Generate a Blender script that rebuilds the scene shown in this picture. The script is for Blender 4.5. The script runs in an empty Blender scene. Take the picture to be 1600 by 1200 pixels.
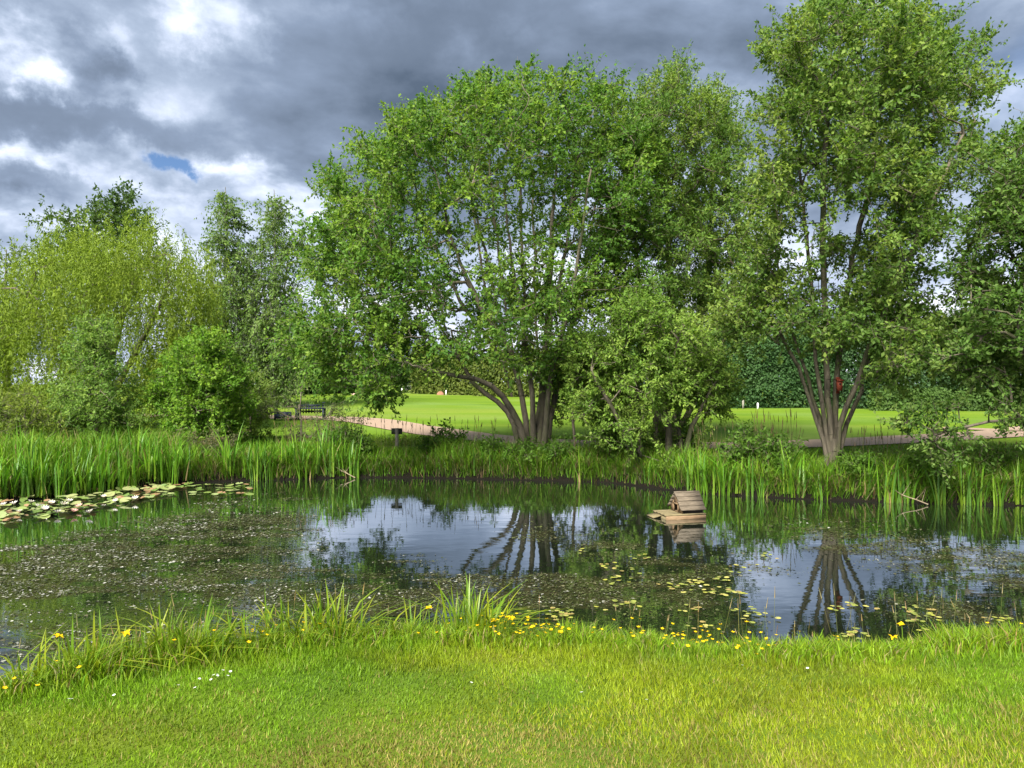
import bpy, math, random
import numpy as np
from mathutils import Vector, Matrix

SC = bpy.context.scene
COL = SC.collection
rng = np.random.default_rng(7)
random.seed(7)
F = 1164.0            # focal length in photo pixels (1600 px wide)
CAMZ = 2.0            # eye height above the pond surface

def W(px, py, Y):     # photo pixel + real distance -> point of the place
    return np.array([(px - 800.0) / F * Y, Y, CAMZ - (py - 600.0) / F * Y])

def on_plane(px, py, z):
    Y = (CAMZ - z) * F / (py - 600.0)
    return np.array([(px - 800.0) / F * Y, Y, z])

# ------------------------------------------------------------------ camera
cd = bpy.data.cameras.new('camera')
cam = bpy.data.objects.new('camera', cd); COL.objects.link(cam)
cam.location = (0, 0, CAMZ); cam.rotation_euler = (math.radians(90), 0, 0)
cd.sensor_width = 36.0; cd.lens = F / 1600 * 36.0
cd.clip_start = 0.05; cd.clip_end = 3000
SC.camera = cam
SC.view_settings.view_transform = 'Standard'
SC.view_settings.look = 'None'
SC.view_settings.gamma = 1.0
SC.view_settings.use_curve_mapping = False
SC.view_settings.exposure = 1.55
SC.render.engine = 'CYCLES'
SC.cycles.max_bounces = 10
SC.cycles.diffuse_bounces = 6
SC.cycles.glossy_bounces = 3
SC.cycles.transmission_bounces = 8
SC.cycles.caustics_reflective = False
SC.cycles.caustics_refractive = False
try:
    SC.cycles.use_denoising = True
    SC.cycles.denoiser = 'OPENIMAGEDENOISE'
except Exception:
    pass

# ------------------------------------------------------------------ sun + sky
SUN_DIR = Vector((-0.45, -0.95, 0.95)).normalized()      # towards the sun
sd = bpy.data.lights.new('sun', 'SUN'); sd.energy = 4.8; sd.angle = math.radians(28)
sd.color = (1.0, 0.95, 0.86)
sun = bpy.data.objects.new('sun', sd); COL.objects.link(sun)
sun.rotation_euler = SUN_DIR.to_track_quat('Z', 'Y').to_euler()
sun.location = (-20, -20, 40)

world = bpy.data.worlds.new('World'); SC.world = world
world.use_nodes = True

class NT:
    """tiny helper around a node tree"""
    def __init__(self, tree):
        self.t = tree; self.t.nodes.clear()
    def n(self, typ, **kw):
        nd = self.t.nodes.new(typ)
        for k, v in kw.items():
            if k.startswith('_'): setattr(nd, k[1:], v)
        return nd
    def l(self, a, b): self.t.links.new(a, b)
    def val(self, sock, v):
        if isinstance(v, bpy.types.NodeSocket): self.l(v, sock)
        elif v is not None: sock.default_value = v
    def m(self, op, a, b=None, c=None, clamp=False):
        nd = self.t.nodes.new('ShaderNodeMath'); nd.operation = op; nd.use_clamp = clamp
        self.val(nd.inputs[0], a); self.val(nd.inputs[1], b)
        if c is not None: self.val(nd.inputs[2], c)
        return nd.outputs[0]
    def vm(self, op, a, b=None, s=None):
        nd = self.t.nodes.new('ShaderNodeVectorMath'); nd.operation = op
        self.val(nd.inputs[0], a)
        if b is not None: self.val(nd.inputs[1], b)
        if s is not None: self.val(nd.inputs['Scale'], s)
        return nd.outputs['Value'] if op in ('LENGTH', 'DOT_PRODUCT') else nd.outputs[0]
    def noise(self, vec, scale, detail=4, rough=0.5, lac=2.0, out='Fac', dist=0.0):
        nd = self.t.nodes.new('ShaderNodeTexNoise')
        if vec is not None: self.l(vec, nd.inputs['Vector'])
        nd.inputs['Scale'].default_value = scale; nd.inputs['Detail'].default_value = detail
        nd.inputs['Roughness'].default_value = rough; nd.inputs['Lacunarity'].default_value = lac
        nd.inputs['Distortion'].default_value = dist
        return nd.outputs[out]
    def ramp(self, fac, stops, interp='LINEAR'):
        nd = self.t.nodes.new('ShaderNodeValToRGB'); cr = nd.color_ramp; cr.interpolation = interp
        while len(cr.elements) < len(stops): cr.elements.new(0.5)
        for e, (p, c) in zip(cr.elements, stops):
            e.position = p; e.color = (c, c, c, 1) if not hasattr(c, '__len__') else (*c, 1)
        self.val(nd.inputs[0], fac)
        return nd.outputs[0]
    def smooth(self, v, a, b, lo=0.0, hi=1.0):
        nd = self.t.nodes.new('ShaderNodeMapRange'); nd.interpolation_type = 'SMOOTHSTEP'
        self.val(nd.inputs[0], v); nd.inputs[1].default_value = a; nd.inputs[2].default_value = b
        nd.inputs[3].default_value = lo; nd.inputs[4].default_value = hi
        return nd.outputs[0]
    def mix(self, fac, a, b, blend='MIX'):
        nd = self.t.nodes.new('ShaderNodeMix'); nd.data_type = 'RGBA'; nd.blend_type = blend
        self.val(nd.inputs[0], fac)
        for s, v in ((nd.inputs[6], a), (nd.inputs[7], b)):
            self.val(s, (*v, 1) if isinstance(v, tuple) and len(v) == 3 else v)
        return nd.outputs[2]

w = NT(world.node_tree)
tc = w.n('ShaderNodeTexCoord').outputs['Generated']
d = w.vm('NORMALIZE', tc)
sx = w.n('ShaderNodeSeparateXYZ'); w.l(d, sx.inputs[0])
dx, dy, dz = sx.outputs
zc = w.m('ADD', w.m('MAXIMUM', dz, 0.0), 0.34)
cxyz = w.n('ShaderNodeCombineXYZ')
w.l(w.m('DIVIDE', dx, zc), cxyz.inputs[0]); w.l(w.m('DIVIDE', dy, zc), cxyz.inputs[1])
P = w.vm('ADD', cxyz.outputs[0], (5.7, 2.3, 0.0))
wn = w.noise(P, 0.9, 3, 0.5, out='Color')
Pw = w.vm('ADD', P, w.vm('SCALE', w.vm('SUBTRACT', wn, (0.5, 0.5, 0.5)), s=0.45))
big = w.noise(Pw, 0.95, 3, 0.5)
fine = w.noise(Pw, 3.0, 10, 0.54)
base = w.m('ADD', w.m('MULTIPLY', big, 0.45), w.m('MULTIPLY', fine, 1.25)); base = w.m('SUBTRACT', base, 0.275)
# openings and thick banks of this particular sky (azimuth / elevation of each, with ragged edges)
wd = w.noise(d, 7.5, 7, 0.62, out='Color')
dq = w.vm('ADD', d, w.vm('SCALE', w.vm('SUBTRACT', wd, (0.5, 0.5, 0.5)), s=0.15))
sq = w.n('ShaderNodeSeparateXYZ'); w.l(dq, sq.inputs[0])
def feature(px, py, ru, rv, amp):
    v = Vector(((px - 800) / F, 1, (600 - py) / F)).normalized()
    e = w.m('SQRT', w.m('ADD',
        w.m('POWER', w.m('DIVIDE', w.m('SUBTRACT', sq.outputs[0], v.x), ru / F), 2.0),
        w.m('ADD', w.m('POWER', w.m('DIVIDE', w.m('SUBTRACT', sq.outputs[2], v.z), rv / F), 2.0),
            w.m('POWER', w.m('DIVIDE', w.m('SUBTRACT', sq.outputs[1], v.y), 0.35), 2.0))))
    return w.m('MULTIPLY', w.smooth(e, 0.0, 1.1, 1.0, 0.0), amp)
feats = [(85, 100, 110, 60, .24), (70, 130, 50, 36, .18), (300, 40, 70, 50, .18), (200, 150, 110, 30, .10), (390, 60, 40, 50, .10),
         (30, 245, 120, 24, .14), (330, 265, 200, 28, .12), (230, 300, 260, 18, .06), (20, 310, 60, 20, .10), (60, 345, 60, 18, .08),
         (450, 300, 120, 40, .06), (160, 120, 60, 34, -.30), (110, 200, 200, 50, -.10), (520, 110, 260, 90, -.06),
         (740, 50, 260, 70, -.09), (330, 190, 200, 50, -.06), (40, 285, 110, 22, -.10), (1130, 120, 120, 50, .05), (450, 20, 160, 60, -.02)]
acc = base
fs = None
for f in feats:
    q_ = feature(*f); fs = q_ if fs is None else w.m('ADD', fs, q_)
acc = w.m('ADD', acc, w.m('MULTIPLY', fs, w.smooth(fine, .40, .60, .60, 1.9)))
# thin bright air low over the land, all the way round
low = w.smooth(dz, 0.07, 0.30, 0.29, 0.0)
acc = w.m('ADD', acc, low)
cloud = w.ramp(acc, [(0.30, (0.042, 0.058, 0.084)), (0.42, (0.070, 0.091, 0.127)), (0.54, (0.106, 0.135, 0.187)),
                     (0.66, (0.170, 0.206, 0.268)), (0.80, (0.29, 0.325, 0.40)), (0.97, (0.47, 0.49, 0.53))])
sky = w.n('ShaderNodeTexSky', _sky_type='NISHITA', _sun_disc=False)
sky.sun_elevation = math.asin(SUN_DIR.z)
sky.sun_rotation = math.atan2(SUN_DIR.x, SUN_DIR.y)
sky.ozone_density = 5.0; sky.dust_density = 0.2; sky.air_density = 0.8
b1 = w.n('ShaderNodeBackground'); w.l(sky.outputs[0], b1.inputs[0]); b1.inputs[1].default_value = 0.05
b2 = w.n('ShaderNodeBackground'); w.l(cloud, b2.inputs[0]); b2.inputs[1].default_value = 0.98
hole = w.m('ADD', feature(272, 262, 36, 20, 1.5), feature(1600, 130, 70, 110, .5))
ms = w.n('ShaderNodeMixShader'); w.l(w.m('SUBTRACT', 1.0, w.smooth(hole, 0.05, 1.15)), ms.inputs[0])
w.l(b1.outputs[0], ms.inputs[1]); w.l(b2.outputs[0], ms.inputs[2])
wo = w.n('ShaderNodeOutputWorld'); w.l(ms.outputs[0], wo.inputs[0])

# ------------------------------------------------------------------ helpers
def nrm(a):
    return a / np.maximum(np.linalg.norm(a, axis=-1, keepdims=True), 1e-9)

def tag(o, label=None, cat=None, group=None, kind=None):
    if label: o['label'] = label
    if cat: o['category'] = cat
    if group: o['group'] = group
    if kind: o['kind'] = kind
    return o

def mesh_data(name, V, T, mat, col=None, smooth=False):
    V = np.ascontiguousarray(V, np.float32); T = np.ascontiguousarray(T, np.int32)
    me = bpy.data.meshes.new(name)
    me.vertices.add(len(V)); me.vertices.foreach_set('co', V.ravel())
    me.loops.add(T.size); me.loops.foreach_set('vertex_index', T.ravel())
    me.polygons.add(len(T)); me.polygons.foreach_set('loop_start', np.arange(0, T.size, T.shape[1], dtype=np.int32))
    if smooth: me.polygons.foreach_set('use_smooth', np.ones(len(T), bool))
    if col is not None:
        a = me.attributes.new('col', 'FLOAT_COLOR', 'POINT')
        c = np.ones((len(V), 4), np.float32); c[:, :3] = col
        a.data.foreach_set('color', c.ravel())
    me.update(calc_edges=True)
    me.materials.append(mat)
    return me

def obj(name, me, parent=None, loc=None):
    o = bpy.data.objects.new(name, me); COL.objects.link(o)
    if parent is not None: o.parent = parent
    if loc is not None: o.location = loc
    return o

def empty(name, loc=(0, 0, 0), rz=0.0):
    o = bpy.data.objects.new(name, None); COL.objects.link(o)
    o.location = loc; o.rotation_euler = (0, 0, rz); o.empty_display_size = 0.2
    return o

def hash2(ix, iy, seed):
    h = (ix.astype(np.int64) * 374761393 + iy.astype(np.int64) * 668265263 + seed * 974711) & 0x7fffffff
    h = ((h ^ (h >> 13)) * 1274126177) & 0x7fffffff
    return ((h ^ (h >> 16)) & 0xffff) / 65535.0

def vnoise(x, y, seed=0, octv=4, gain=0.5):
    s = 0; a = 1; t = 0
    for o in range(octv):
        xi = np.floor(x); yi = np.floor(y); fx = x - xi; fy = y - yi
        fx = fx * fx * (3 - 2 * fx); fy = fy * fy * (3 - 2 * fy)
        n00 = hash2(xi, yi, seed + o); n10 = hash2(xi + 1, yi, seed + o)
        n01 = hash2(xi, yi + 1, seed + o); n11 = hash2(xi + 1, yi + 1, seed + o)
        s = s + a * ((n00 * (1 - fx) + n10 * fx) * (1 - fy) + (n01 * (1 - fx) + n11 * fx) * fy)
        t += a; a *= gain; x = x * 2.03 + 17.1; y = y * 2.03 + 9.2
    return s / t

def sstep(v, a, b):
    t = np.clip((v - a) / (b - a), 0, 1); return t * t * (3 - 2 * t)

def leaf_arrays(C, axis, normal, L, Wd, col, fold=0.18):
    """rhombic folded leaves, two triangles each"""
    n = len(C); axis = nrm(axis)
    side = nrm(np.cross(axis, normal)); nn = np.cross(side, axis)
    L = np.broadcast_to(np.asarray(L, float), (n,))[:, None]; Wd = np.broadcast_to(np.asarray(Wd, float), (n,))[:, None]
    mid = C + axis * L * 0.45
    V = np.empty((n, 4, 3))
    V[:, 0] = C; V[:, 1] = mid + side * Wd * .5 + nn * L * fold * .4; V[:, 2] = C + axis * L - nn * L * .10
    V[:, 3] = mid - side * Wd * .5 + nn * L * fold * .4
    b = np.arange(n)[:, None] * 4
    T = np.concatenate([b + np.array([0, 1, 2]), b + np.array([0, 2, 3])], 1).reshape(-1, 3)
    return V.reshape(-1, 3), T, np.repeat(col, 4, 0)

def blade_arrays(Bs, h, az, lean, wd, col, curl=1.0):
    """grass blades: 5 vertices, 3 triangles"""
    n = len(Bs)
    dirv = np.stack([np.cos(az), np.sin(az), np.zeros(n)], 1)
    fa = rng.uniform(0, 6.283, n)
    side = np.stack([np.cos(fa), np.sin(fa), np.zeros(n)], 1) * wd[:, None] * .5
    up = np.array([0, 0, 1.0])
    m = Bs + up * (h * .58)[:, None] + dirv * (h * lean * .32)[:, None]
    t = Bs + up * (h * (1 - .22 * np.abs(lean) * curl))[:, None] + dirv * (h * lean)[:, None]
    V = np.stack([Bs - side, Bs + side, m - side * .8, m + side * .8, t], 1)
    b = np.arange(n)[:, None] * 5
    T = np.concatenate([b + np.array(q) for q in ([0, 1, 3], [0, 3, 2], [2, 3, 4])], 1).reshape(-1, 3)
    return V.reshape(-1, 3), T, np.repeat(col, 5, 0)

def blade_tri(Bs, h, az, lean, wd, col):
    n = len(Bs); dirv = np.stack([np.cos(az), np.sin(az), np.zeros(n)], 1); fa = rng.uniform(0, 6.283, n)
    side = np.stack([np.cos(fa), np.sin(fa), np.zeros(n)], 1) * wd[:, None] * .5
    V = np.stack([Bs - side, Bs + side, Bs + np.array([0, 0, 1.0]) * (h * (1 - .2 * lean))[:, None] + dirv * (h * lean)[:, None]], 1)
    return V.reshape(-1, 3), np.arange(3 * n).reshape(-1, 3), np.repeat(col, 3, 0)

def tube_arrays(A, B, ra, rb, k=5):
    A = np.asarray(A, float); B = np.asarray(B, float); n = len(A)
    ax = nrm(B - A); ref = np.where(np.abs(ax[:, 2:3]) > .9, np.array([[1., 0, 0]]), np.array([[0, 0, 1.]]))
    u = nrm(np.cross(ax, ref)); v = np.cross(ax, u)
    th = np.arange(k) * 2 * math.pi / k
    ring = u[:, None, :] * np.cos(th)[None, :, None] + v[:, None, :] * np.sin(th)[None, :, None]
    V = np.concatenate([A[:, None] + ring * np.asarray(ra)[:, None, None], B[:, None] + ring * np.asarray(rb)[:, None, None]], 1)
    i = np.arange(k); j = (i + 1) % k
    t = np.concatenate([np.stack([i, j, j + k], 1), np.stack([i, j + k, i + k], 1)])
    T = (np.arange(n)[:, None, None] * 2 * k + t[None]).reshape(-1, 3)
    return V.reshape(-1, 3), T

def join(parts):
    Vs, Ts, Cs, o = [], [], [], 0
    for p in parts:
        Vs.append(p[0]); Ts.append(p[1] + o); o += len(p[0])
        if len(p) > 2: Cs.append(p[2])
    return np.concatenate(Vs), np.concatenate(Ts), (np.concatenate(Cs) if Cs else None)

def box_arrays(size, center=(0, 0, 0), M=None, jit=0.0):
    s = np.array(size) / 2
    V = np.array([[x, y, z] for x in (-1, 1) for y in (-1, 1) for z in (-1, 1)], float) * s
    if jit: V += rng.uniform(-jit, jit, V.shape)
    if M is not None: V = V @ np.array(M).T
    V = V + np.array(center)
    Q = [(0, 1, 3, 2), (4, 6, 7, 5), (0, 4, 5, 1), (2, 3, 7, 6), (0, 2, 6, 4), (1, 5, 7, 3)]
    T = np.array([t for a, b, c, d_ in Q for t in ((a, b, c), (a, c, d_))])
    return V, T

def hull_part(name, polyn, thick_vec, mat, parent):
    """convex flat polygon extruded by a vector"""
    P0 = np.array(polyn, float); n = len(P0); V = np.concatenate([P0, P0 + np.array(thick_vec)])
    T = [(0, i, i + 1) for i in range(1, n - 1)] + [(n, n + i + 1, n + i) for i in range(1, n - 1)]
    for i in range(n):
        j = (i + 1) % n; T += [(i, i + n, j + n), (i, j + n, j)]
    return obj(name, mesh_data(name, V, np.array(T), mat), parent)

def box_part(name, size, center, mat, parent, M=None, jit=0.0):
    V, T = box_arrays(size, center, M, jit)
    return obj(name, mesh_data(name, V, T, mat), parent)

# ------------------------------------------------------------------ materials
def new_mat(name):
    m = bpy.data.materials.new(name); m.use_nodes = True
    return m, NT(m.node_tree)

def leaf_mat(name, trans=0.48, rough=0.6, spec=0.22, tint=(1.0, 1.0, 1.0), tboost=(1.25, 1.3, 0.7)):
    m, t = new_mat(name)
    a = t.n('ShaderNodeAttribute', _attribute_name='col').outputs['Color']
    c = t.mix(1.0, a, tint, 'MULTIPLY')
    p = t.n('ShaderNodeBsdfPrincipled'); t.l(c, p.inputs['Base Color'])
    p.inputs['Roughness'].default_value = rough; p.inputs['Specular IOR Level'].default_value = spec
    tr = t.n('ShaderNodeBsdfTranslucent'); t.l(t.mix(1.0, c, tboost, 'MULTIPLY'), tr.inputs[0])
    mx = t.n('ShaderNodeMixShader'); mx.inputs[0].default_value = trans
    t.l(p.outputs[0], mx.inputs[1]); t.l(tr.outputs[0], mx.inputs[2])
    o = t.n('ShaderNodeOutputMaterial'); t.l(mx.outputs[0], o.inputs[0])
    return m

def plain_mat(name, c0, c1, scale=6.0, rough=0.8, bump=0.3, detail=5, stretch=None, spec=0.3, moss=False):
    m, t = new_mat(name)
    co = t.n('ShaderNodeTexCoord').outputs['Object']
    if stretch: co = t.vm('MULTIPLY', co, stretch)
    f = t.noise(co, scale, detail, 0.6)
    c = t.ramp(f, [(0.3, c0), (0.7, c1)])
    if moss:
        c = t.mix(t.smooth(t.noise(co, 2.3, 4, .65), .46, .66, 0, .75), c, (.060, .075, .022))
        c = t.mix(t.smooth(t.noise(co, 1.1, 3, .6), .54, .76, 0, .35), c, (.19, .17, .135))
    p = t.n('ShaderNodeBsdfPrincipled'); t.l(c, p.inputs['Base Color'])
    p.inputs['Roughness'].default_value = rough; p.inputs['Specular IOR Level'].default_value = spec
    if bump:
        b = t.n('ShaderNodeBump'); b.inputs['Strength'].default_value = bump; b.inputs['Distance'].default_value = 0.02
        t.l(f, b.inputs['Height']); t.l(b.outputs[0], p.inputs['Normal'])
    o = t.n('ShaderNodeOutputMaterial'); t.l(p.outputs[0], o.inputs[0])
    return m

M_LEAF = leaf_mat('leaf_broad')
M_LEAF_SMALL = leaf_mat('leaf_far', trans=.42, rough=.6, spec=.2)
M_BLADE = leaf_mat('grass_blade', trans=.35, rough=.55, spec=.25, tboost=(1.2, 1.25, .6))
M_IRIS = leaf_mat('iris_leaf', trans=.35, rough=.42, spec=.4, tboost=(1.2, 1.3, .6))
M_PAD = leaf_mat('lily_pad', trans=.05, rough=.5, spec=.5)
M_WEED = leaf_mat('pond_weed', trans=.0, rough=.45, spec=.4)
M_PETAL = leaf_mat('petal', trans=.3, rough=.6, spec=.2, tboost=(1, 1, 1))
M_BARK = plain_mat('bark', (.055, .046, .036), (.17, .145, .105), 9, .9, 1.0, 7, (1.6, 1.6, .3), moss=True)
M_BARK_PALE = plain_mat('bark_pale', (.045, .038, .028), (.17, .145, .105), 10, .9, 1.0, 7, (1.6, 1.6, .3), moss=True)
M_BIRCH = plain_mat('birch_bark', (.04, .038, .03), (.24, .23, .21), 3, .8, .3, 6, (1, 1, 2.5))
M_TWIG = plain_mat('dry_twig', (.14, .11, .07), (.33, .27, .18), 8, .9, .3)
M_WOOD = plain_mat('weathered_wood', (.055, .044, .03), (.185, .15, .108), 7, .85, .5, 8, (1.2, 9, 9))
M_WOOD_NEW = plain_mat('pale_wood', (.12, .078, .04), (.235, .16, .09), 8, .8, .3, 6, (1, 6, 6))
M_DECK = plain_mat('deck_wood', (.085, .07, .03), (.23, .19, .105), 8, .85, .5, 8, (1.2, 9, 9))
M_NAVY = plain_mat('navy_paint', (.012, .018, .032), (.025, .034, .055), 14, .45, .05)
M_GREYPOST = plain_mat('grey_wood', (.13, .12, .10), (.28, .26, .22), 12, .85, .3, 6, (6, 6, 1))
M_PANEL = plain_mat('dark_panel', (.03, .034, .03), (.06, .064, .055), 20, .6, .1)
M_WHITE = plain_mat('white_paint', (.7, .7, .68), (.82, .82, .8), 5, .6, .05)
M_RED = plain_mat('red_brown_paint', (.12, .022, .010), (.20, .038, .016), 20, .7, .2)
M_SHADE = plain_mat('shade_black', (.006, .005, .004), (.012, .01, .008), 5, .9, 0)  # near-black colour holding the shade under the duck house eave and in the hole
M_EARTH = plain_mat('terracotta_earth', (.20, .095, .055), (.30, .155, .10), 4, .95, .4)

# ------------------------------------------------------------------ shape of the ground
FAR_PTS = [(-60, 9.0), (-30, 9.2), (-16, 10.3), (-11.5, 11.5), (-8.66, 12.6), (-7.8, 13.6), (-6.9, 14.7), (-6.2, 15.2), (-3.3, 16.0),
           (-.68, 15.7), (1.97, 15.2), (2.6, 14.4), (3.2, 13.75), (5.0, 12.95), (6.9, 12.45), (8.4, 12.25), (11, 12.3), (16, 12.8), (30, 12.0), (60, 12.0)]
NEAR_PTS = [(-60, 8.9), (-30, 7.0), (-12, 2.2), (-6, 2.9), (-3.6, 3.75), (-2.87, 4.12), (-2.27, 4.42), (-1.8, 4.72), (-1.02, 5.02), (0, 5.0), (.83, 4.92), (1.6, 4.74),
            (2.46, 4.82), (3.4, 5.0), (6, 5.3), (12, 6.2), (30, 9.5), (60, 11.8)]
def curve(pts, x):
    p = np.array(pts); return np.interp(x, p[:, 0], p[:, 1])
def yfar(x): return (curve(FAR_PTS, x - .25) + curve(FAR_PTS, x) + curve(FAR_PTS, x + .25)) / 3 + .10 * (vnoise(x * 1.3, x * 0 + 3.3, 5, 3) - .5)
def ynear(x): return (curve(NEAR_PTS, x - .2) + curve(NEAR_PTS, x) + curve(NEAR_PTS, x + .2)) / 3 + .14 * (vnoise(x * 2.1, x * 0 + 1.3, 8, 3) - .5)
def z_far(x, y):
    d_ = y - yfar(x)
    z = np.interp(d_, [-.5, -.25, .12, .6, 1.5, 4.0], [-.6, -.35, .20, .36, .46, .50])
    s = np.interp(x / np.maximum(y, 1), [-.2, .25], [.0205, .0115])
    z = z + s * np.clip(y - 22, 0, 45)
    z = z + sstep(y, 24, 34) * .10 * (vnoise(x * .09, y * .07, 21, 2) - .5)
    return z
def z_near(x, y):
    d_ = ynear(x) - y
    z = np.interp(d_, [-.5, -.2, .06, .35, .9], [-.6, -.32, .24, .36, .40])
    return z + .03 * (vnoise(x * .8, y * .8, 31, 3) - .5) * sstep(d_, 0, .6)

def grid(xs, ys2d, zf):
    X = np.repeat(xs[None], ys2d.shape[0], 0); Z = zf(X, ys2d)
    V = np.stack([X, ys2d, Z], -1).reshape(-1, 3); r, c = ys2d.shape
    i = np.arange(r - 1)[:, None] * c + np.arange(c - 1)[None]
    return V, np.stack([i, i + 1, i + c + 1, i + c], -1).reshape(-1, 4)

# ---- ground materials
def ground_mat(name, near):
    m, t = new_mat(name)
    geo = t.n('ShaderNodeNewGeometry').outputs['Position']
    s = t.n('ShaderNodeSeparateXYZ'); t.l(geo, s.inputs[0])
    if near:
        n1 = t.noise(geo, 1.1, 4, .55); n2 = t.noise(geo, 60, 3, .6)
        c = t.ramp(n1, [(.35, (.070, .135, .010)), (.55, (.11, .165, .012)), (.72, (.18, .175, .025))])
        c = t.mix(t.m('MULTIPLY', n2, .6), c, (.03, .05, .008))
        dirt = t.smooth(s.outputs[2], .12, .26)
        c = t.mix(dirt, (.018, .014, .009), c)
    else:
        st = t.vm('MULTIPLY', geo, (.05, .32, 1.0))
        n1 = t.noise(st, 1.0, 4, .55); n3 = t.noise(geo, 9.0, 5, .65); n2 = t.noise(geo, .16, 3, .5)
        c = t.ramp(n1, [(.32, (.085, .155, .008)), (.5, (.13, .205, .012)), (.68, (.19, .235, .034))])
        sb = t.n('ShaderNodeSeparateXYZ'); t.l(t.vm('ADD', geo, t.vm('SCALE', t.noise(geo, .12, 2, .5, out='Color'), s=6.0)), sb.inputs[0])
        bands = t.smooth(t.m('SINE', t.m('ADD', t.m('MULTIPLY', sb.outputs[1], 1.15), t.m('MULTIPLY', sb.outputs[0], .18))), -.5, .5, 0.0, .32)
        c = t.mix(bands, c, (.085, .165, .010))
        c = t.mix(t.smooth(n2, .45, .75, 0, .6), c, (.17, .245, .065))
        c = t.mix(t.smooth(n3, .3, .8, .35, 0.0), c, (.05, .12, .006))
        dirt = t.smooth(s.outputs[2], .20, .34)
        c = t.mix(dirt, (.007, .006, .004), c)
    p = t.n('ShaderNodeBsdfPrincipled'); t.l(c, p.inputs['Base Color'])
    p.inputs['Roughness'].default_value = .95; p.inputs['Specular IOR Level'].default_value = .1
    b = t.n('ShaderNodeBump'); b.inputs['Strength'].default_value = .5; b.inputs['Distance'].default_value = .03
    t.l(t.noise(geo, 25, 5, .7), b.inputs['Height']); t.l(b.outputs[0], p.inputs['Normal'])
    o = t.n('ShaderNodeOutputMaterial'); t.l(p.outputs[0], o.inputs[0])
    return m

xs = np.concatenate([np.linspace(-60, -12, 25)[:-1], np.linspace(-12, 12, 241)[:-1], np.linspace(12, 60, 25)])
# near lawn
off = np.array([-.5, -.3, -.2, -.1, 0, .06, .12, .2, .35, .5, .7, .9, 1.2, 1.6, 2.2, 3, 4, 6, 9, 14, 25])
Y2 = (ynear(xs)[None] - off[:, None])[::-1]
V, T = grid(xs, Y2, z_near)
tag(obj('lawn', mesh_data('lawn', V, T, ground_mat('lawn_turf', True), smooth=True)), kind='structure')
# far meadow and fairway, out to the horizon
offf = np.concatenate([[-.5, -.25, -.1, 0, .12, .3, .6, 1, 1.5, 2.2, 3, 4], np.linspace(5, 60, 45), [75, 100, 160, 300, 700, 1500]])
xs2 = np.concatenate([[-1500, -600, -250, -120], xs, [120, 250, 600, 1500]])
Y3 = yfar(xs2)[None] + offf[:, None]
V, T = grid(xs2, Y3, z_far)
tag(obj('fairway', mesh_data('fairway', V, T, ground_mat('fairway_turf', False), smooth=True)), kind='structure')
# pond bed
V = np.array([[-60, 0, -.62], [60, 0, -.62], [60, 20, -.62], [-60, 20, -.62]], float)
tag(obj('pond_bed', mesh_data('pond_bed', V, np.array([[0, 1, 2, 3]]), plain_mat('mud', (.012, .011, .006), (.03, .026, .014), 2, .9, 0))), kind='structure')

# path
M_PATH = plain_mat('pink_gravel', (.22, .155, .105), (.36, .262, .19), 30, .95, .4, 6)
def strip(name, pts, width):
    p = np.array(pts, float)
    tt = np.linspace(0, len(p) - 1, 90); xi = np.interp(tt, np.arange(len(p)), p[:, 0]); yi = np.interp(tt, np.arange(len(p)), p[:, 1])
    k = np.ones(7) / 7
    xi = np.convolve(np.pad(xi, 3, 'edge'), k, 'valid'); yi = np.convolve(np.pad(yi, 3, 'edge'), k, 'valid')
    tv = nrm(np.stack([np.gradient(xi), np.gradient(yi)], 1)); nv = np.stack([-tv[:, 1], tv[:, 0]], 1)
    rows = []
    for q in (-.5, -.25, 0, .25, .5):
        e = np.stack([xi, yi], 1) + nv * width * (q + .03 * np.sign(q) * (vnoise(xi * 3, yi * 3, int(40 + q * 8), 2)[:, None] - .5))
        rows.append(np.stack([e[:, 0], e[:, 1], z_far(e[:, 0], e[:, 1]) + .022], 1))
    V = np.concatenate(rows); c = len(xi)
    i = np.arange(4)[:, None] * c + np.arange(c - 1)[None]
    return tag(obj(name, mesh_data(name, V, np.stack([i, i + 1, i + c + 1, i + c], -1).reshape(-1, 4), M_PATH)), kind='structure')
def path_pts(px): return [tuple(on_plane(a, b, .52)[:2]) for a, b in px]
main_path = [(-18, 31.5), (-12, 30.5), (-8, 29.6), (-5.6, 28.6)] + path_pts([(620, 668), (700, 677), (780, 686), (860, 691), (960, 694.5), (1080, 696), (1200, 695), (1300, 691.5), (1400, 686.5), (1500, 681), (1620, 675)]) + [(20, 27), (34, 33)]
strip('path', main_path, 1.9)
strip('path', [tuple(on_plane(a, b, .57)[:2]) for a, b in [(1470, 667), (1560, 670), (1640, 673)]] + [(21, 24.2)], .9)

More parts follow.
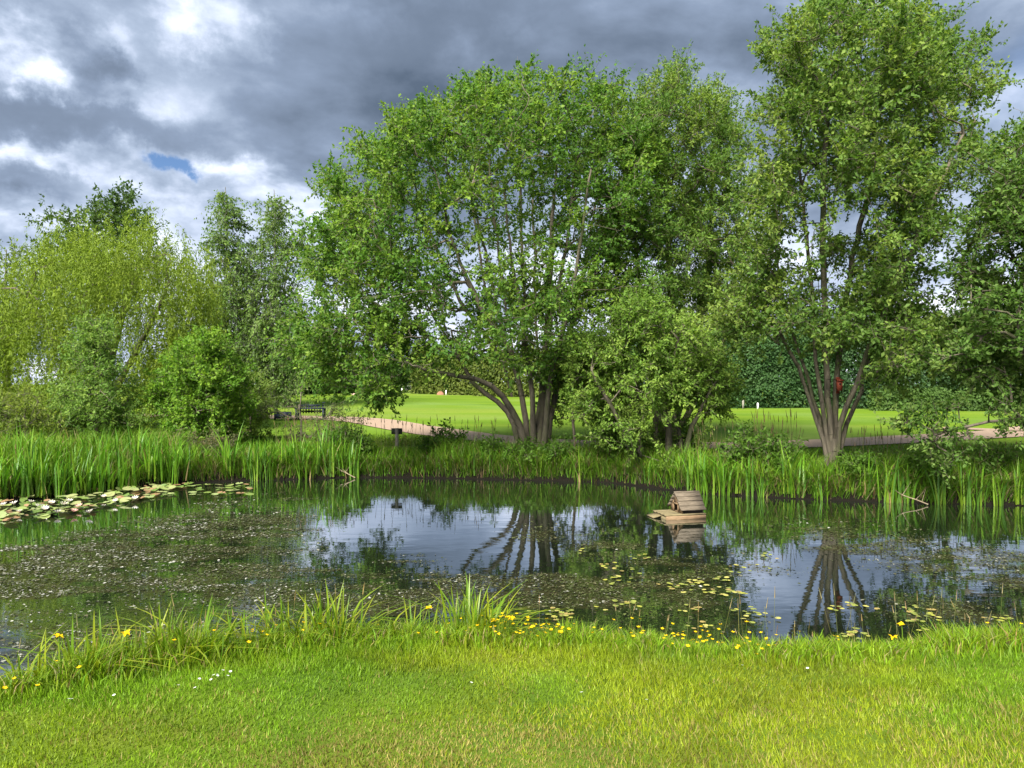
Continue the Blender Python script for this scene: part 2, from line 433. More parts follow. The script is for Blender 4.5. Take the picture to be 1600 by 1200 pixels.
# ------------------------------------------------------------------ pond weed density and the water
def blob(x, y, cx, cy, rx, ry): return np.clip(1 - np.sqrt(((x - cx) / rx) ** 2 + ((y - cy) / ry) ** 2), 0, 1)
def weed_density(x, y):
    ez = lambda px, py: on_plane(px, py, 0)[:2]
    d_ = np.zeros_like(x)
    for px, py, rpx, ry_, a in [(60, 900, 260, 3.2, 1.5), (260, 870, 250, 3.0, 1.4), (330, 820, 170, 3.2, .9), (420, 920, 170, 1.6, 1.2), (120, 1000, 200, 1.0, 1.1), (560, 940, 150, .8, 1.6),
                                (620, 905, 110, .8, 1.5), (700, 925, 170, .75, 2.0), (830, 925, 200, .8, 2.0), (980, 935, 170, .8, 1.3), (1060, 900, 130, 1.0, .8), (1110, 970, 110, .4, .9),
                                (640, 880, 70, .5, .7), (1420, 860, 190, 1.6, 1.1), (1560, 880, 150, 1.6, 1.2), (1330, 830, 160, 1.4, .6), (1480, 960, 140, .7, .7), (1180, 880, 90, 1.0, .35),
                                (840, 830, 60, 1.2, .5), (950, 850, 120, 1.2, .4)]:
        cx, cy = ez(px, py); d_ = np.maximum(d_, a * blob(x, y, cx, cy, rpx / F * cy, ry_) ** .7)
    n = sstep(vnoise(x * .8, y * 2.0, 3, 4), .36, .62); n2 = sstep(vnoise(x * 2.6, y * 7.5, 13, 4), .30, .62)
    return np.clip(d_ * (.42 + .9 * n) * (.22 + 1.2 * n2), 0, 1.3)

gx = np.linspace(-14, 14, 281); gy = np.linspace(1.5, 17.5, 161)
GX, GY = np.meshgrid(gx, gy)
V = np.stack([GX, GY, np.zeros_like(GX)], -1).reshape(-1, 3)
i = np.arange(len(gy) - 1)[:, None] * len(gx) + np.arange(len(gx) - 1)[None]
T = np.stack([i, i + 1, i + len(gx) + 1, i + len(gx)], -1).reshape(-1, 4)
wdn = weed_density(GX, GY).reshape(-1)
m, t = new_mat('pond_water')
geo = t.n('ShaderNodeNewGeometry').outputs['Position']
wa = t.n('ShaderNodeAttribute', _attribute_name='col').outputs['Fac']
f1 = t.noise(t.vm('MULTIPLY', geo, (1.0, 1.0, 1.0)), 9.0, 6, .65); f2 = t.noise(geo, 45.0, 3, .6)
mask = t.smooth(t.m('ADD', t.m('MULTIPLY', wa, .9), t.m('ADD', t.m('MULTIPLY', f1, .9), t.m('MULTIPLY', f2, .3))), .72, 1.35)
wcol = t.ramp(t.noise(geo, 3.0, 5, .6), [(.3, (.013, .016, .006)), (.5, (.024, .025, .010)), (.7, (.040, .037, .018))])
dif = t.n('ShaderNodeBsdfDiffuse'); t.l(wcol, dif.inputs[0])
deep = t.n('ShaderNodeBsdfDiffuse'); deep.inputs[0].default_value = (.010, .014, .008, 1)
gl = t.n('ShaderNodeBsdfGlossy'); gl.inputs['Roughness'].default_value = .02; gl.inputs[0].default_value = (.92, .95, 1, 1)
bp = t.n('ShaderNodeBump'); bp.inputs['Strength'].default_value = .03; bp.inputs['Distance'].default_value = .05
t.l(t.noise(t.vm('MULTIPLY', geo, (.7, 1.6, 1)), 3.0, 3, .5), bp.inputs['Height']); t.l(bp.outputs[0], gl.inputs['Normal'])
body = t.n('ShaderNodeMixShader'); t.l(mask, body.inputs[0]); t.l(deep.outputs[0], body.inputs[1]); t.l(dif.outputs[0], body.inputs[2])
fr = t.n('ShaderNodeFresnel'); fr.inputs[0].default_value = 1.9
rf = t.m('MULTIPLY', t.m('POWER', fr.outputs[0], .45), t.m('SUBTRACT', 1.0, t.m('MULTIPLY', mask, .52)), clamp=True)
mx = t.n('ShaderNodeMixShader'); t.l(rf, mx.inputs[0]); t.l(body.outputs[0], mx.inputs[1]); t.l(gl.outputs[0], mx.inputs[2])
o = t.n('ShaderNodeOutputMaterial'); t.l(mx.outputs[0], o.inputs[0])
keep = V[T[:, 0]]
water = obj('water', mesh_data('water', V, T, m, col=np.repeat(wdn[:, None], 3, 1)))
tag(water, kind='structure')
for x0, x1 in ((-60, -14), (14, 60)):
    Vq = np.array([[x0, 1.5, 0], [x1, 1.5, 0], [x1, 17.5, 0], [x0, 17.5, 0]], float)
    tag(obj('water', mesh_data('water', Vq, np.array([[0, 1, 2, 3]]), m, col=np.full((4, 3), .3))), kind='structure')

def vary(base, n, amt=.2, hue=.12):
    """n colours round one leaf colour"""
    b = np.array(base)[None] * (1 + rng.normal(0, amt, (n, 1)))
    b = b * (1 + rng.normal(0, hue, (n, 3)) * np.array([1.0, .35, .9]))
    return np.clip(b, .002, .9)

# floating weed flakes
N = 520000
x = rng.uniform(-9.5, 9.5, N); y = 3.6 + 12 * rng.random(N) ** 1.15
dn = weed_density(x, y) * sstep(yfar(x) - y, .1, .8)
k = (rng.random(N) < np.clip(dn, 0, 1) ** 1.4 * .85) & (y > ynear(x) - .3) & ((np.abs(x) < y * .72 + .5) | (rng.random(N) < .5))
x, y = x[k], y[k]; n = len(x)
C = np.stack([x, y, rng.uniform(.004, .012, n)], 1)
az = rng.uniform(0, 6.283, n)
pal = np.array([[.052, .062, .020], [.038, .048, .014], [.075, .070, .036], [.155, .155, .115], [.28, .28, .24], [.070, .088, .024]])  # palest greys hold the sky's glint in their colour, beside real grey weed
leftness = sstep(-x / y, .05, .45)
lite = sstep(vnoise(x * 1.5, y * 3.4, 95, 4) + .10 * sstep(y, 9, 6) * leftness, .44, .62) * sstep(vnoise(x * 7, y * 10, 97, 2), .3, .7)
pr = np.stack([.30 - .1 * leftness, .25 - .08 * leftness, .22 + 0 * x, (.05 + .10 * leftness) * (.25 + 3.2 * lite), (.01 + .08 * leftness) * (.1 + 4.0 * lite), .07 + 0 * x], 1); pr /= pr.sum(1, keepdims=True)
ci = (pr.cumsum(1) < rng.random(n)[:, None]).sum(1).clip(0, 5)
col = pal[ci] * (1 + rng.normal(0, .2, (n, 1)))
ax = np.stack([np.cos(az), np.sin(az), rng.normal(0, .07, n)], 1)
nr = np.stack([rng.normal(0, .2, n), rng.normal(0, .2, n), np.ones(n)], 1)
L = (.010 + .034 * rng.random(n) ** 2.2) * (.65 + .06 * y)
A = leaf_arrays(C, ax, nr, L, L * rng.uniform(.35, .8, n), np.clip(col, .01, .8), fold=.05)
tag(obj('pond_weed', mesh_data('pond_weed', A[0], A[1], M_WEED, A[2])), kind='stuff')

# ------------------------------------------------------------------ trees
def catmull(P, step=.25):
    P = np.array(P, float)
    if len(P) < 3:
        n = max(2, int(np.linalg.norm(P[1] - P[0]) / step)); return P[0] + (P[1] - P[0]) * np.linspace(0, 1, n + 1)[:, None]
    Q = np.concatenate([[2 * P[0] - P[1]], P, [2 * P[-1] - P[-2]]]); out = []
    for i in range(1, len(Q) - 2):
        n = max(2, int(np.linalg.norm(Q[i + 1] - Q[i]) / step)); t_ = np.linspace(0, 1, n, endpoint=False)[:, None]
        a, b, c, d_ = Q[i - 1], Q[i], Q[i + 1], Q[i + 2]
        out.append(.5 * (2 * b + (c - a) * t_ + (2 * a - 5 * b + 4 * c - d_) * t_ ** 2 + (3 * b - a - 3 * c + d_) * t_ ** 3))
    out.append(Q[-2][None]); return np.concatenate(out)

def grow(stems, attr, tip=.007, expo=2.25, step=.3):
    """stems: (points, base radius, end radius); each attractor is joined to the nearest fitting branch point"""
    pos, par, fixed, plen = [], [], [], []
    for P, rb, re in stems:
        Q = catmull(P, step); Q[1:-1] += rng.normal(0, .015, Q[1:-1].shape); prev = -1; L = 0
        for j, p in enumerate(Q):
            if prev >= 0: L += np.linalg.norm(p - pos[prev])
            pos.append(p); par.append(prev); plen.append(L)
            u = j / (len(Q) - 1); fixed.append(rb + (re - rb) * u ** .75); prev = len(pos) - 1
    pos = list(pos); arr = np.array(pos); cap = len(arr)
    buf = np.zeros((cap + len(attr) * 14, 3)); buf[:cap] = arr; pl = np.zeros(len(buf)); pl[:cap] = plen
    dmin = np.min(np.linalg.norm(attr[:, None] - arr[None, :, :], axis=2), 1)
    ends = []
    for ai in np.argsort(dmin):
        p = attr[ai]; D = p - buf[:cap]; dist = np.linalg.norm(D, axis=1)
        cost = dist + .16 * pl[:cap] + np.where(D[:, 2] < -.1, .5 * -D[:, 2], 0)
        j = int(np.argmin(cost)); q = buf[j]; d_ = dist[j]
        pj = par[j]; dirn = (q - buf[pj]) / max(np.linalg.norm(q - buf[pj]), 1e-6) if pj >= 0 else np.array([0, 0, 1.])
        ctrl = q + dirn * d_ * .38 + np.array([0, 0, .06]) * d_
        ns = min(12, max(2, int(d_ / step))); prev = j
        for u in np.linspace(0, 1, ns + 1)[1:]:
            r_ = (1 - u) ** 2 * q + 2 * u * (1 - u) * ctrl + u * u * p
            if u < 1: r_ = r_ + rng.normal(0, .02, 3)
            buf[cap] = r_; pl[cap] = pl[prev] + np.linalg.norm(r_ - buf[prev]); par.append(prev); fixed.append(0); prev = cap; cap += 1
        ends.append(prev)
    par = np.array(par); fixed = np.array(fixed)
    fl = np.zeros(cap); fl[ends] += tip ** expo
    for i_ in range(cap - 1, -1, -1):
        fl[i_] = max(fl[i_], tip ** expo)
        if par[i_] >= 0: fl[par[i_]] += fl[i_]
    rad = np.maximum(fl ** (1 / expo), fixed)
    k_ = np.where(par >= 0)[0]
    return buf[:cap], par, rad, k_, np.array(ends)

def sample_blobs(blobs, Y, n, Rd):
    """cluster centres inside the crown lumps; Rd is the crown's depth radius"""
    bl = np.array([b[:3] for b in blobs], float); wt = np.array([b[3] if len(b) > 3 else 1.0 for b in blobs])
    dep = [b[4] if len(b) > 4 else None for b in blobs]
    pr = bl[:, 2] ** 2 * wt; pr /= pr.sum(); idx = rng.choice(len(bl), n, p=pr)
    cx = np.average(bl[:, 0], weights=pr); hw = max(np.abs(bl[:, 0] - cx).max(), 1)
    u = nrm(rng.normal(size=(n, 3))) * (rng.random((n, 1)) ** .45)
    out = np.empty((n, 3))
    for i_ in range(n):
        b = bl[idx[i_]]; edge = math.sqrt(max(.12, 1 - min(1, abs(b[0] - cx) / hw) ** 2))
        off = dep[idx[i_]] if dep[idx[i_]] is not None else rng.uniform(-1, 1) * Rd * edge
        off += u[i_, 1] * b[2] / F * Y
        out[i_] = W(b[0] + u[i_, 0] * b[2], b[1] - u[i_, 2] * b[2], Y + off)
    return out

def make_tree(name, label, cat, base, stems, blobs, Y, Rd, n_clu, leaf, colors, twigs=7, per=20, tw_len=.5, up=.5, bark=M_BARK, mat=None, group=None, tip=.007, droop=0.0, extra=None, k=6, flare=0):
    att = sample_blobs(blobs, Y, int(n_clu * 1.4), Rd); sc_ = 1.1 if leaf[0] < .15 else .6
    lum = vnoise(att[:, 0] * sc_ + att[:, 1] * .5 * sc_, att[:, 2] * sc_ * 1.25 - att[:, 1] * .4 * sc_, 301, 2)
    att = att[np.argsort(-(lum * .6 + rng.random(len(att)) * .75))[:n_clu]]
    buf, par, rad, k_, ends = grow(stems, att, tip=tip)
    root = empty(name, base); tag(root, label, cat, group)
    o3 = np.array(base)
    parts = [tube_arrays(buf[par[k_]], buf[k_], rad[par[k_]] if False else np.minimum(rad[par[k_]], rad[k_] * 1.5 + .004), rad[k_], k)]
    if flare:   # root flare
        a = np.linspace(0, 6.283, 7)[:-1] + .3
        pa = np.stack([o3[0] + np.cos(a) * flare * .35, o3[1] + np.sin(a) * flare * .35, np.full(6, o3[2] + flare * 1.1)], 1)
        pb = np.stack([o3[0] + np.cos(a) * flare * 1.25, o3[1] + np.sin(a) * flare * 1.25, np.full(6, o3[2] - .12)], 1)
        parts.append(tube_arrays(pb, pa, np.full(6, flare * .3), np.full(6, flare * .42), 6))
    # twigs and leaves
    ce = np.repeat(att, twigs, 0); n = len(ce); ctr = att.mean(0)
    outw = nrm(ce - ctr) * .55
    td = nrm(rng.normal(size=(n, 3)) + outw + np.array([0, 0, up])); tl = tw_len * rng.uniform(.55, 1.25, n)
    st = ce + rng.normal(0, .06, (n, 3))
    te = st + td * tl[:, None] + np.array([0, 0, -droop]) * tl[:, None]
    parts.append(tube_arrays(st, te, np.full(n, .0045), np.full(n, .002), 3))
    Vt, Tt, _ = join(parts)
    me = mesh_data('trunk', Vt - o3, Tt, bark, smooth=True); obj('trunk', me, root)
    u = rng.random((n, per)) ** .8
    C = st[:, None] + (te - st)[:, None] * u[..., None] * 1.08 + rng.normal(0, .022, (n, per, 3))
    ax = td[:, None] * .7 + rng.normal(0, .75, (n, per, 3)) + np.array([0, 0, -.15 - droop])
    nr = rng.normal(0, .62, (n, per, 3)) + np.array([-.15, -.25, .85])
    C = C.reshape(-1, 3); ax = ax.reshape(-1, 3); nr = nr.reshape(-1, 3); nl = len(C)
    ck = rng.random(len(att)); ck = np.repeat(np.repeat(ck, twigs), per)
    c0, c1, c2 = [np.array(c) for c in colors]
    mixv = np.clip(ck * .8 + rng.normal(.1, .18, nl), 0, 1)[:, None]
    colr = np.where(mixv < .5, c0 + (c1 - c0) * mixv * 2, c1 + (c2 - c1) * (mixv * 2 - 1))
    colr = np.clip(colr * 1.22 * (1 + rng.normal(0, .12, (nl, 1))), .003, .8)
    L = leaf[0] * rng.uniform(.65, 1.2, nl)
    A = leaf_arrays(C, ax, nr, L, L * leaf[1] * rng.uniform(.8, 1.15, nl), colr)
    obj('crown', mesh_data('crown', A[0] - o3, A[1], mat or M_LEAF, A[2]), root)
    return root

def S(Y, pts, rb, re):      # stem from photo pixels with depth offsets
    return ([W(p[0], p[1], Y + (p[2] if len(p) > 2 else 0)) for p in pts], rb, re)
def ground_at(px, Y):
    x_ = (px - 800) / F * Y; return (x_, Y, float(z_far(np.array([x_]), np.array([float(Y)]))[0]))

# --- A: the broad tree in the middle
YA = 16.6
A_stems = [S(YA, [(836, 738), (835, 712), (838, 692)], .31, .23),
           S(YA, [(838, 728), (840, 690), (846, 640, .1), (852, 560, .3), (857, 470, .5), (862, 360, .7), (872, 240, .8)], .16, .025),
           S(YA, [(826, 726), (819, 688, -.1), (800, 642, -.3), (768, 602, -.6), (715, 588, -.9), (668, 578, -1.1), (610, 560, -1.3)], .105, .028),
           S(YA, [(830, 726), (816, 620, .3), (792, 540, .7), (768, 440, 1.0), (748, 350, 1.2), (722, 260, 1.3)], .095, .02),
           S(YA, [(834, 726), (829, 600, -.4), (815, 500, -.8), (800, 400, -1.1), (786, 280, -1.3)], .09, .02),
           S(YA, [(848, 728), (868, 610, .4), (896, 500, .9), (916, 400, 1.4), (936, 280, 1.7)], .10, .02),
           S(YA, [(820, 726), (792, 644, .5), (742, 600, 1.0), (700, 530, 1.4), (645, 440, 1.7)], .085, .02),
           S(YA, [(846, 726), (860, 600, -.6), (884, 500, -1.2), (905, 390, -1.7), (925, 260, -1.9)], .09, .02)]
for a_, b_, da, db in (((800, 620), (735, 300), .4, 1.0), ((812, 600), (765, 250), -.2, -.9), ((840, 560), (830, 230), .1, .4), ((806, 560), (700, 360), -.5, -1.4), ((850, 560), (900, 250), -.2, -.6), ((866, 560), (960, 330), .5, 1.4), ((822, 560), (812, 210), .5, 1.6), ((790, 570), (660, 330), .2, .6)):
    mx_ = ((a_[0] + b_[0]) / 2 + (b_[0] - a_[0]) * .12, (a_[1] + b_[1]) / 2, (da + db) / 2)
    A_stems.append(S(YA, [(*a_, da), mx_, (*b_, db)], .032, .010))
A_bl = [(482, 520, 44), (505, 580, 38), (560, 585, 40), (470, 570, 22), (590, 262, 46), (662, 208, 42), (745, 170, 46), (832, 142, 42), (1000, 240, 50), (560, 515, 72), (505, 540, 42), (620, 550, 62), (550, 445, 68), (640, 470, 70), (600, 590, 38), (560, 360, 62), (530, 300, 42), (620, 310, 70), (640, 225, 52), (690, 390, 66, .7),
        (720, 215, 70), (790, 185, 62), (860, 168, 52), (930, 158, 46), (900, 235, 80), (800, 285, 88, .8), (985, 205, 40), (960, 300, 80), (960, 420, 76), (890, 470, 66, .7), (910, 560, 55),
        (780, 420, 95, .62), (740, 510, 56, .8), (850, 460, 70, .75), (800, 500, 60, .5), (850, 560, 44, .8, -.6), (798, 560, 30, .9, -2.2), (690, 545, 40), (505, 415, 42), (520, 360, 40), (545, 400, 44), (700, 300, 66, .8), (880, 340, 66, .7), (610, 400, 60), (600, 610, 22, 1.0, -1.4), (868, 630, 24, .6, .8)]
make_tree('broadleaf_tree', 'broad spreading tree on the far bank with a low limb reaching left', 'tree', ground_at(836, YA), A_stems, A_bl, YA, 3.0, 1010, (.088, .60),
          ((.052, .125, .018), (.088, .172, .022), (.155, .232, .030)), twigs=8, per=19, tw_len=.46, flare=.22, tip=.0056)

# --- B: tree behind and to the right of it
YB = 19.0
B_stems = [S(YB, [(1038, 700), (1040, 620), (1050, 500), (1045, 380, .4), (1040, 220, .5)], .17, .03), S(YB, [(1044, 700), (1070, 600, .4), (1095, 480, .8), (1110, 350, 1), (1115, 230, 1)], .13, .03),
           S(YB, [(1036, 700), (1018, 600, -.4), (1000, 480, -.8), (990, 330, -1)], .12, .03), S(YB, [(1046, 700), (1090, 620, -.5), (1130, 540, -.8), (1150, 420, -1)], .10, .03)]
B_bl = [(1040, 170, 58), (1110, 190, 58), (1000, 225, 62), (1080, 275, 78), (1140, 290, 48), (1020, 350, 78), (1100, 390, 76), (1060, 470, 72), (1130, 480, 56), (985, 470, 56), (1150, 380, 46, .7), (1060, 540, 46), (1140, 215, 40), (960, 380, 50), (1060, 130, 28)]
make_tree('broadleaf_tree', 'fine leaved rounded tree right of the broad tree, behind the small multi-stemmed tree', 'tree', ground_at(1040, YB), B_stems, B_bl, YB, 2.6, 700, (.095, .40),
          ((.058, .122, .020), (.098, .172, .028), (.168, .228, .042)), twigs=8, per=19, tw_len=.45, up=.9)

# --- C: tall tree on the right
YC = 13.7
C_stems = [S(YC, [(1292, 730), (1286, 690), (1264, 622), (1248, 575), (1220, 525, -.2), (1190, 470, -.5)], .052, .013), S(YC, [(1296, 730), (1289, 660), (1274, 560, .1), (1270, 480, .3), (1262, 390, .5), (1248, 240, .7)], .052, .013),
           S(YC, [(1300, 732), (1297, 650), (1290, 560, -.1), (1287, 450, -.3), (1284, 330, -.5), (1292, 190, -.7), (1312, 70, -.8)], .058, .013), S(YC, [(1303, 732), (1306, 620, .2), (1314, 520, .5), (1334, 400, .8), (1372, 250, 1.0), (1420, 90, 1.1)], .058, .013),
           S(YC, [(1310, 730), (1313, 668, -.1), (1338, 600, -.2), (1356, 545, -.4), (1400, 450, -.8), (1450, 330, -1.1), (1505, 210, -1.2)], .052, .013), S(YC, [(1307, 728), (1324, 662, .1), (1346, 612, .3), (1354, 570, .6), (1384, 490, 1.0), (1430, 390, 1.4)], .052, .013),
           S(YC, [(1294, 726), (1278, 650, .3), (1262, 590, .6), (1225, 480, .9), (1210, 380, 1.2)], .05, .015),
           S(YC, [(1300, 732), (1302, 705), (1303, 685)], .10, .075)]
C_bl = [(1250, 85, 56), (1310, 40, 62), (1380, 40, 62), (1450, 70, 58), (1240, 165, 58), (1320, 150, 78), (1420, 150, 78), (1510, 140, 48, .7), (1535, 75, 26, .6), (1250, 260, 66, .8), (1340, 260, 78), (1440, 265, 78), (1510, 230, 42, .7),
        (1225, 365, 52, .4), (1300, 395, 56, .35), (1400, 380, 76), (1460, 345, 44, .6), (1385, 465, 72), (1180, 470, 50), (1150, 505, 34), (1220, 505, 46), (1425, 535, 62), (1320, 510, 44), (1400, 580, 40), (1270, 510, 36, .7), (1195, 310, 44, .9), (1188, 400, 40, .8), (1260, 450, 46, .5), (1550, 150, 20, .4), (1200, 90, 26, .7)]
make_tree('broadleaf_tree', 'tall tree with several bare grey stems fanning out from one base on the right bank', 'tree', ground_at(1300, YC), C_stems, C_bl, YC, 2.4, 880, (.080, .58),
          ((.058, .116, .020), (.096, .165, .028), (.168, .228, .042)), twigs=7, per=20, tw_len=.40, up=.6, bark=M_BARK_PALE, flare=.14, tip=.0050)

# --- D: tree at the right edge, its trunk outside the frame
YD = 12.9
D_stems = [S(YD, [(1710, 740), (1705, 640), (1690, 520), (1670, 380), (1640, 240)], .16, .03), S(YD, [(1706, 740), (1690, 650, -.5), (1640, 585, -1), (1590, 540, -1.3)], .08, .02),
           S(YD, [(1708, 740), (1680, 680, -.4), (1620, 655, -.7), (1540, 660, -.9), (1460, 680, -1.0)], .05, .012), S(YD, [(1712, 740), (1730, 600), (1750, 450), (1760, 300)], .13, .03), S(YD, [(1706, 700), (1660, 560, .5), (1610, 450, 1), (1560, 360, 1.2)], .09, .02)]
D_bl = [(1575, 265, 44), (1570, 360, 60), (1545, 450, 58), (1600, 300, 56), (1520, 540, 62), (1580, 550, 60, .6), (1580, 610, 34, .4), (1640, 240, 60), (1660, 350, 80), (1650, 470, 80), (1650, 570, 60, .5), (1740, 300, 90), (1760, 450, 100), (1750, 580, 80), (1700, 180, 60),
        (1455, 672, 32, .7, -1.0), (1428, 655, 18, .7, -1.0), (1500, 688, 26, .5, -1.0), (1485, 640, 24, .55, -1), (1540, 662, 24, .4, -1.0), (1590, 655, 26, .35, -.8), (1470, 712, 24, .4, -1.0), (1530, 596, 34, .5)]
make_tree('broadleaf_tree', 'tree at the right edge whose low branch hangs over the bank grass', 'tree', ground_at(1708, YD), D_stems, D_bl, YD, 1.9, 760, (.078, .58),
          ((.048, .105, .016), (.080, .150, .026), (.140, .200, .050)), twigs=7, per=18, tw_len=.36)

# --- E: small multi-stemmed tree in front
YE = 15.2
E_stems = [S(YE, [(1008, 745), (1000, 690), (998, 640), (985, 570), (975, 520)], .10, .02), S(YE, [(1028, 745), (1026, 690, .2), (1022, 640, .3), (1025, 560, .5), (1010, 500, .5)], .085, .02), S(YE, [(1046, 745), (1046, 690), (1044, 640), (1050, 570, -.3), (1060, 530, -.4)], .10, .02),
           S(YE, [(1064, 745), (1062, 690, .1), (1060, 640, .2), (1070, 580, .4)], .07, .02), S(YE, [(1072, 745), (1076, 690, -.1), (1090, 650, -.2), (1104, 620, -.4), (1125, 590, -.5)], .075, .02), S(YE, [(1004, 745), (985, 690, -.3), (950, 630, -.6), (925, 580, -.8)], .05, .015)]
E_bl = [(930, 570, 48), (905, 600, 26), (1000, 520, 50), (1060, 560, 60), (1112, 596, 42), (985, 600, 56), (1045, 615, 44), (925, 625, 36), (1000, 488, 24), (1105, 625, 34, .7), (950, 650, 28, .8), (985, 665, 34, .8), (1030, 680, 30, .8, .3), (1070, 690, 26, .7, .2), (965, 690, 30, .8, .4), (995, 712, 32, .8, .4), (1040, 718, 26, .6, .4), (1000, 470, 16), (985, 495, 24), (910, 545, 24), (1085, 570, 40), (1050, 735, 20, .5), (950, 560, 40)]
make_tree('multi_stem_tree', 'small pale green multi-stemmed tree leaning over the water edge behind the duck house', 'tree', ground_at(1040, YE), E_stems, E_bl, YE, 1.1, 430, (.080, .48),
          ((.080, .152, .022), (.122, .210, .030), (.195, .275, .052)), twigs=8, per=18, tw_len=.34, bark=M_BARK)

# --- sapling
YS = 16.3
make_tree('sapling', 'thin young tree with a single dark stem between the broad tree and the multi-stemmed tree', 'tree', ground_at(899, YS), [S(YS, [(899, 728), (897, 680), (894, 640), (890, 590), (886, 540)], .035, .012)],
          [(890, 560, 26), (876, 600, 22), (905, 610, 22), (882, 650, 10, .6), (912, 655, 12, .6)], YS, .4, 34, (.08, .45), ((.06, .12, .015), (.09, .16, .02), (.15, .21, .03)), twigs=6, per=13, tw_len=.28)

# --- birches
YBi = 38.0
for px, top, bl, label in [(352, 292, [(352, 320, 22), (345, 370, 30), (362, 420, 34), (345, 470, 36), (350, 530, 40), (355, 580, 34), (368, 350, 16)], 'slender birch with a narrow pointed top, left one of the two by the willow'),
                           (428, 296, [(428, 318, 20), (430, 350, 30), (415, 400, 38), (440, 430, 40), (460, 380, 20), (405, 460, 44), (440, 500, 46), (400, 540, 50), (440, 560, 44), (395, 500, 40), (470, 390, 12), (425, 590, 40)], 'fuller birch with wispy side sprays, right one of the two by the willow')]:
    make_tree('birch_tree', label, 'tree', ground_at(px, YBi), [S(YBi, [(px, 622), (px - 2, 500), (px + 2, 400), (px, top)], .16, .015), S(YBi, [(px, 560), (px + 14, 470, .5), (px + 26, 380, .8)], .06, .012), S(YBi, [(px, 580), (px - 12, 500, -.4), (px - 20, 420, -.6)], .06, .012)],
              bl, YBi, 1.5, 280 if px < 400 else 400, (.16, .52), ((.064, .118, .024), (.092, .158, .032), (.14, .20, .050)), twigs=7, per=11, tw_len=.9, up=-.2, bark=M_BIRCH, mat=M_LEAF_SMALL, droop=.6, group='birches beside the willow')

# --- willow: arching limbs with hanging strands
def make_willow():
    Y = 24.0; base = ground_at(150, Y)
    root = empty('weeping_willow', base); tag(root, 'large yellow green weeping willow with hanging strands at the left', 'tree')
    bl = [(50, 440, 62), (125, 405, 56), (200, 382, 46), (250, 392, 44), (292, 430, 36), (90, 500, 76), (200, 470, 80), (290, 490, 40), (20, 510, 60), (120, 580, 60), (230, 580, 66), (-40, 450, 70), (-90, 520, 90), (20, 620, 60), (150, 365, 30), (225, 362, 30), (95, 372, 28), (300, 540, 36), (312, 445, 32), (318, 500, 36), (325, 555, 36), (298, 402, 26), (285, 560, 50), (30, 660, 40), (-30, 600, 80), (160, 640, 60), (60, 400, 26), (330, 600, 36), (370, 630, 28)]
    att = sample_blobs(bl, Y, 1900, 3.2)
    lim = sample_blobs([(60, 440, 50), (150, 420, 50), (240, 410, 40), (10, 500, 50), (260, 470, 40), (150, 480, 50), (-60, 480, 60)], Y, 90, 2.5)
    stems = [S(Y, [(150, 700), (148, 620), (140, 540), (120, 460)], .35, .06), S(Y, [(152, 700), (165, 600, .8), (190, 500, 1.3), (215, 420, 1.5)], .22, .05), S(Y, [(146, 700), (120, 600, -.8), (80, 520, -1.4), (40, 460, -1.6)], .2, .05), S(Y, [(154, 700), (180, 610, -.8), (230, 520, -1.2), (265, 440, -1.2)], .18, .04)]
    buf, par, rad, k_, ends = grow(stems, lim, tip=.011, step=.4)
    V, T, _ = join([tube_arrays(buf[par[k_]], buf[k_], np.minimum(rad[par[k_]], rad[k_] * 1.4 + .01), rad[k_], 6)])
    obj('trunk', mesh_data('trunk', V - np.array(base), T, M_BARK, smooth=True), root)
    n = len(att) * 4; st = np.repeat(att, 4, 0) + rng.normal(0, .25, (n, 3))
    ln = rng.uniform(.5, 1.25, n); h = rng.normal(size=(n, 3)) * np.array([1, 1, 0]); h = nrm(h + np.array([0, -.5, 0])) * rng.uniform(.25, .8, (n, 1)); per = 22
    gz_ = z_far(st[:, 0], st[:, 1]); ln = np.minimum(ln, np.maximum(.4, st[:, 2] - gz_ - .1))
    u = np.linspace(0, 1, per)[None, :, None] + rng.uniform(0, .04, (n, per, 1))
    C = st[:, None] + h[:, None] * np.sqrt(np.clip(u, 0, 1)) * ln[:, None, None] * .6 + np.array([0, 0, -1.0]) * (u ** 1.25) * ln[:, None, None] + rng.normal(0, .03, (n, per, 3))
    C[..., 2] += .10 * np.sin(np.clip(u[..., 0], 0, .4) * 7)
    ax = rng.normal(0, .6, (n, per, 3)) + np.array([0, 0, -.9]) + h[:, None] * 1.2
    nr = rng.normal(0, .7, (n, per, 3)) + np.array([-.2, -.5, .55])
    nl = n * per; ck = np.repeat(rng.random(n), per) * .35 + .25 * rng.random(n * per) + np.repeat(np.repeat(rng.random(len(att)), 4), per) * .4
    c0, c1 = np.array([.085, .150, .014]), np.array([.215, .285, .026])
    colr = (c0 + (c1 - c0) * ck[:, None]) * (1 + rng.normal(0, .12, (nl, 1)))
    L = .115 * rng.uniform(.6, 1.25, nl)
    A = leaf_arrays(C.reshape(-1, 3), ax.reshape(-1, 3), nr.reshape(-1, 3), L, L * .27, np.clip(colr, .01, .8))
    obj('crown', mesh_data('crown', A[0] - np.array(base), A[1], M_LEAF_SMALL, A[2]), root)
make_willow()

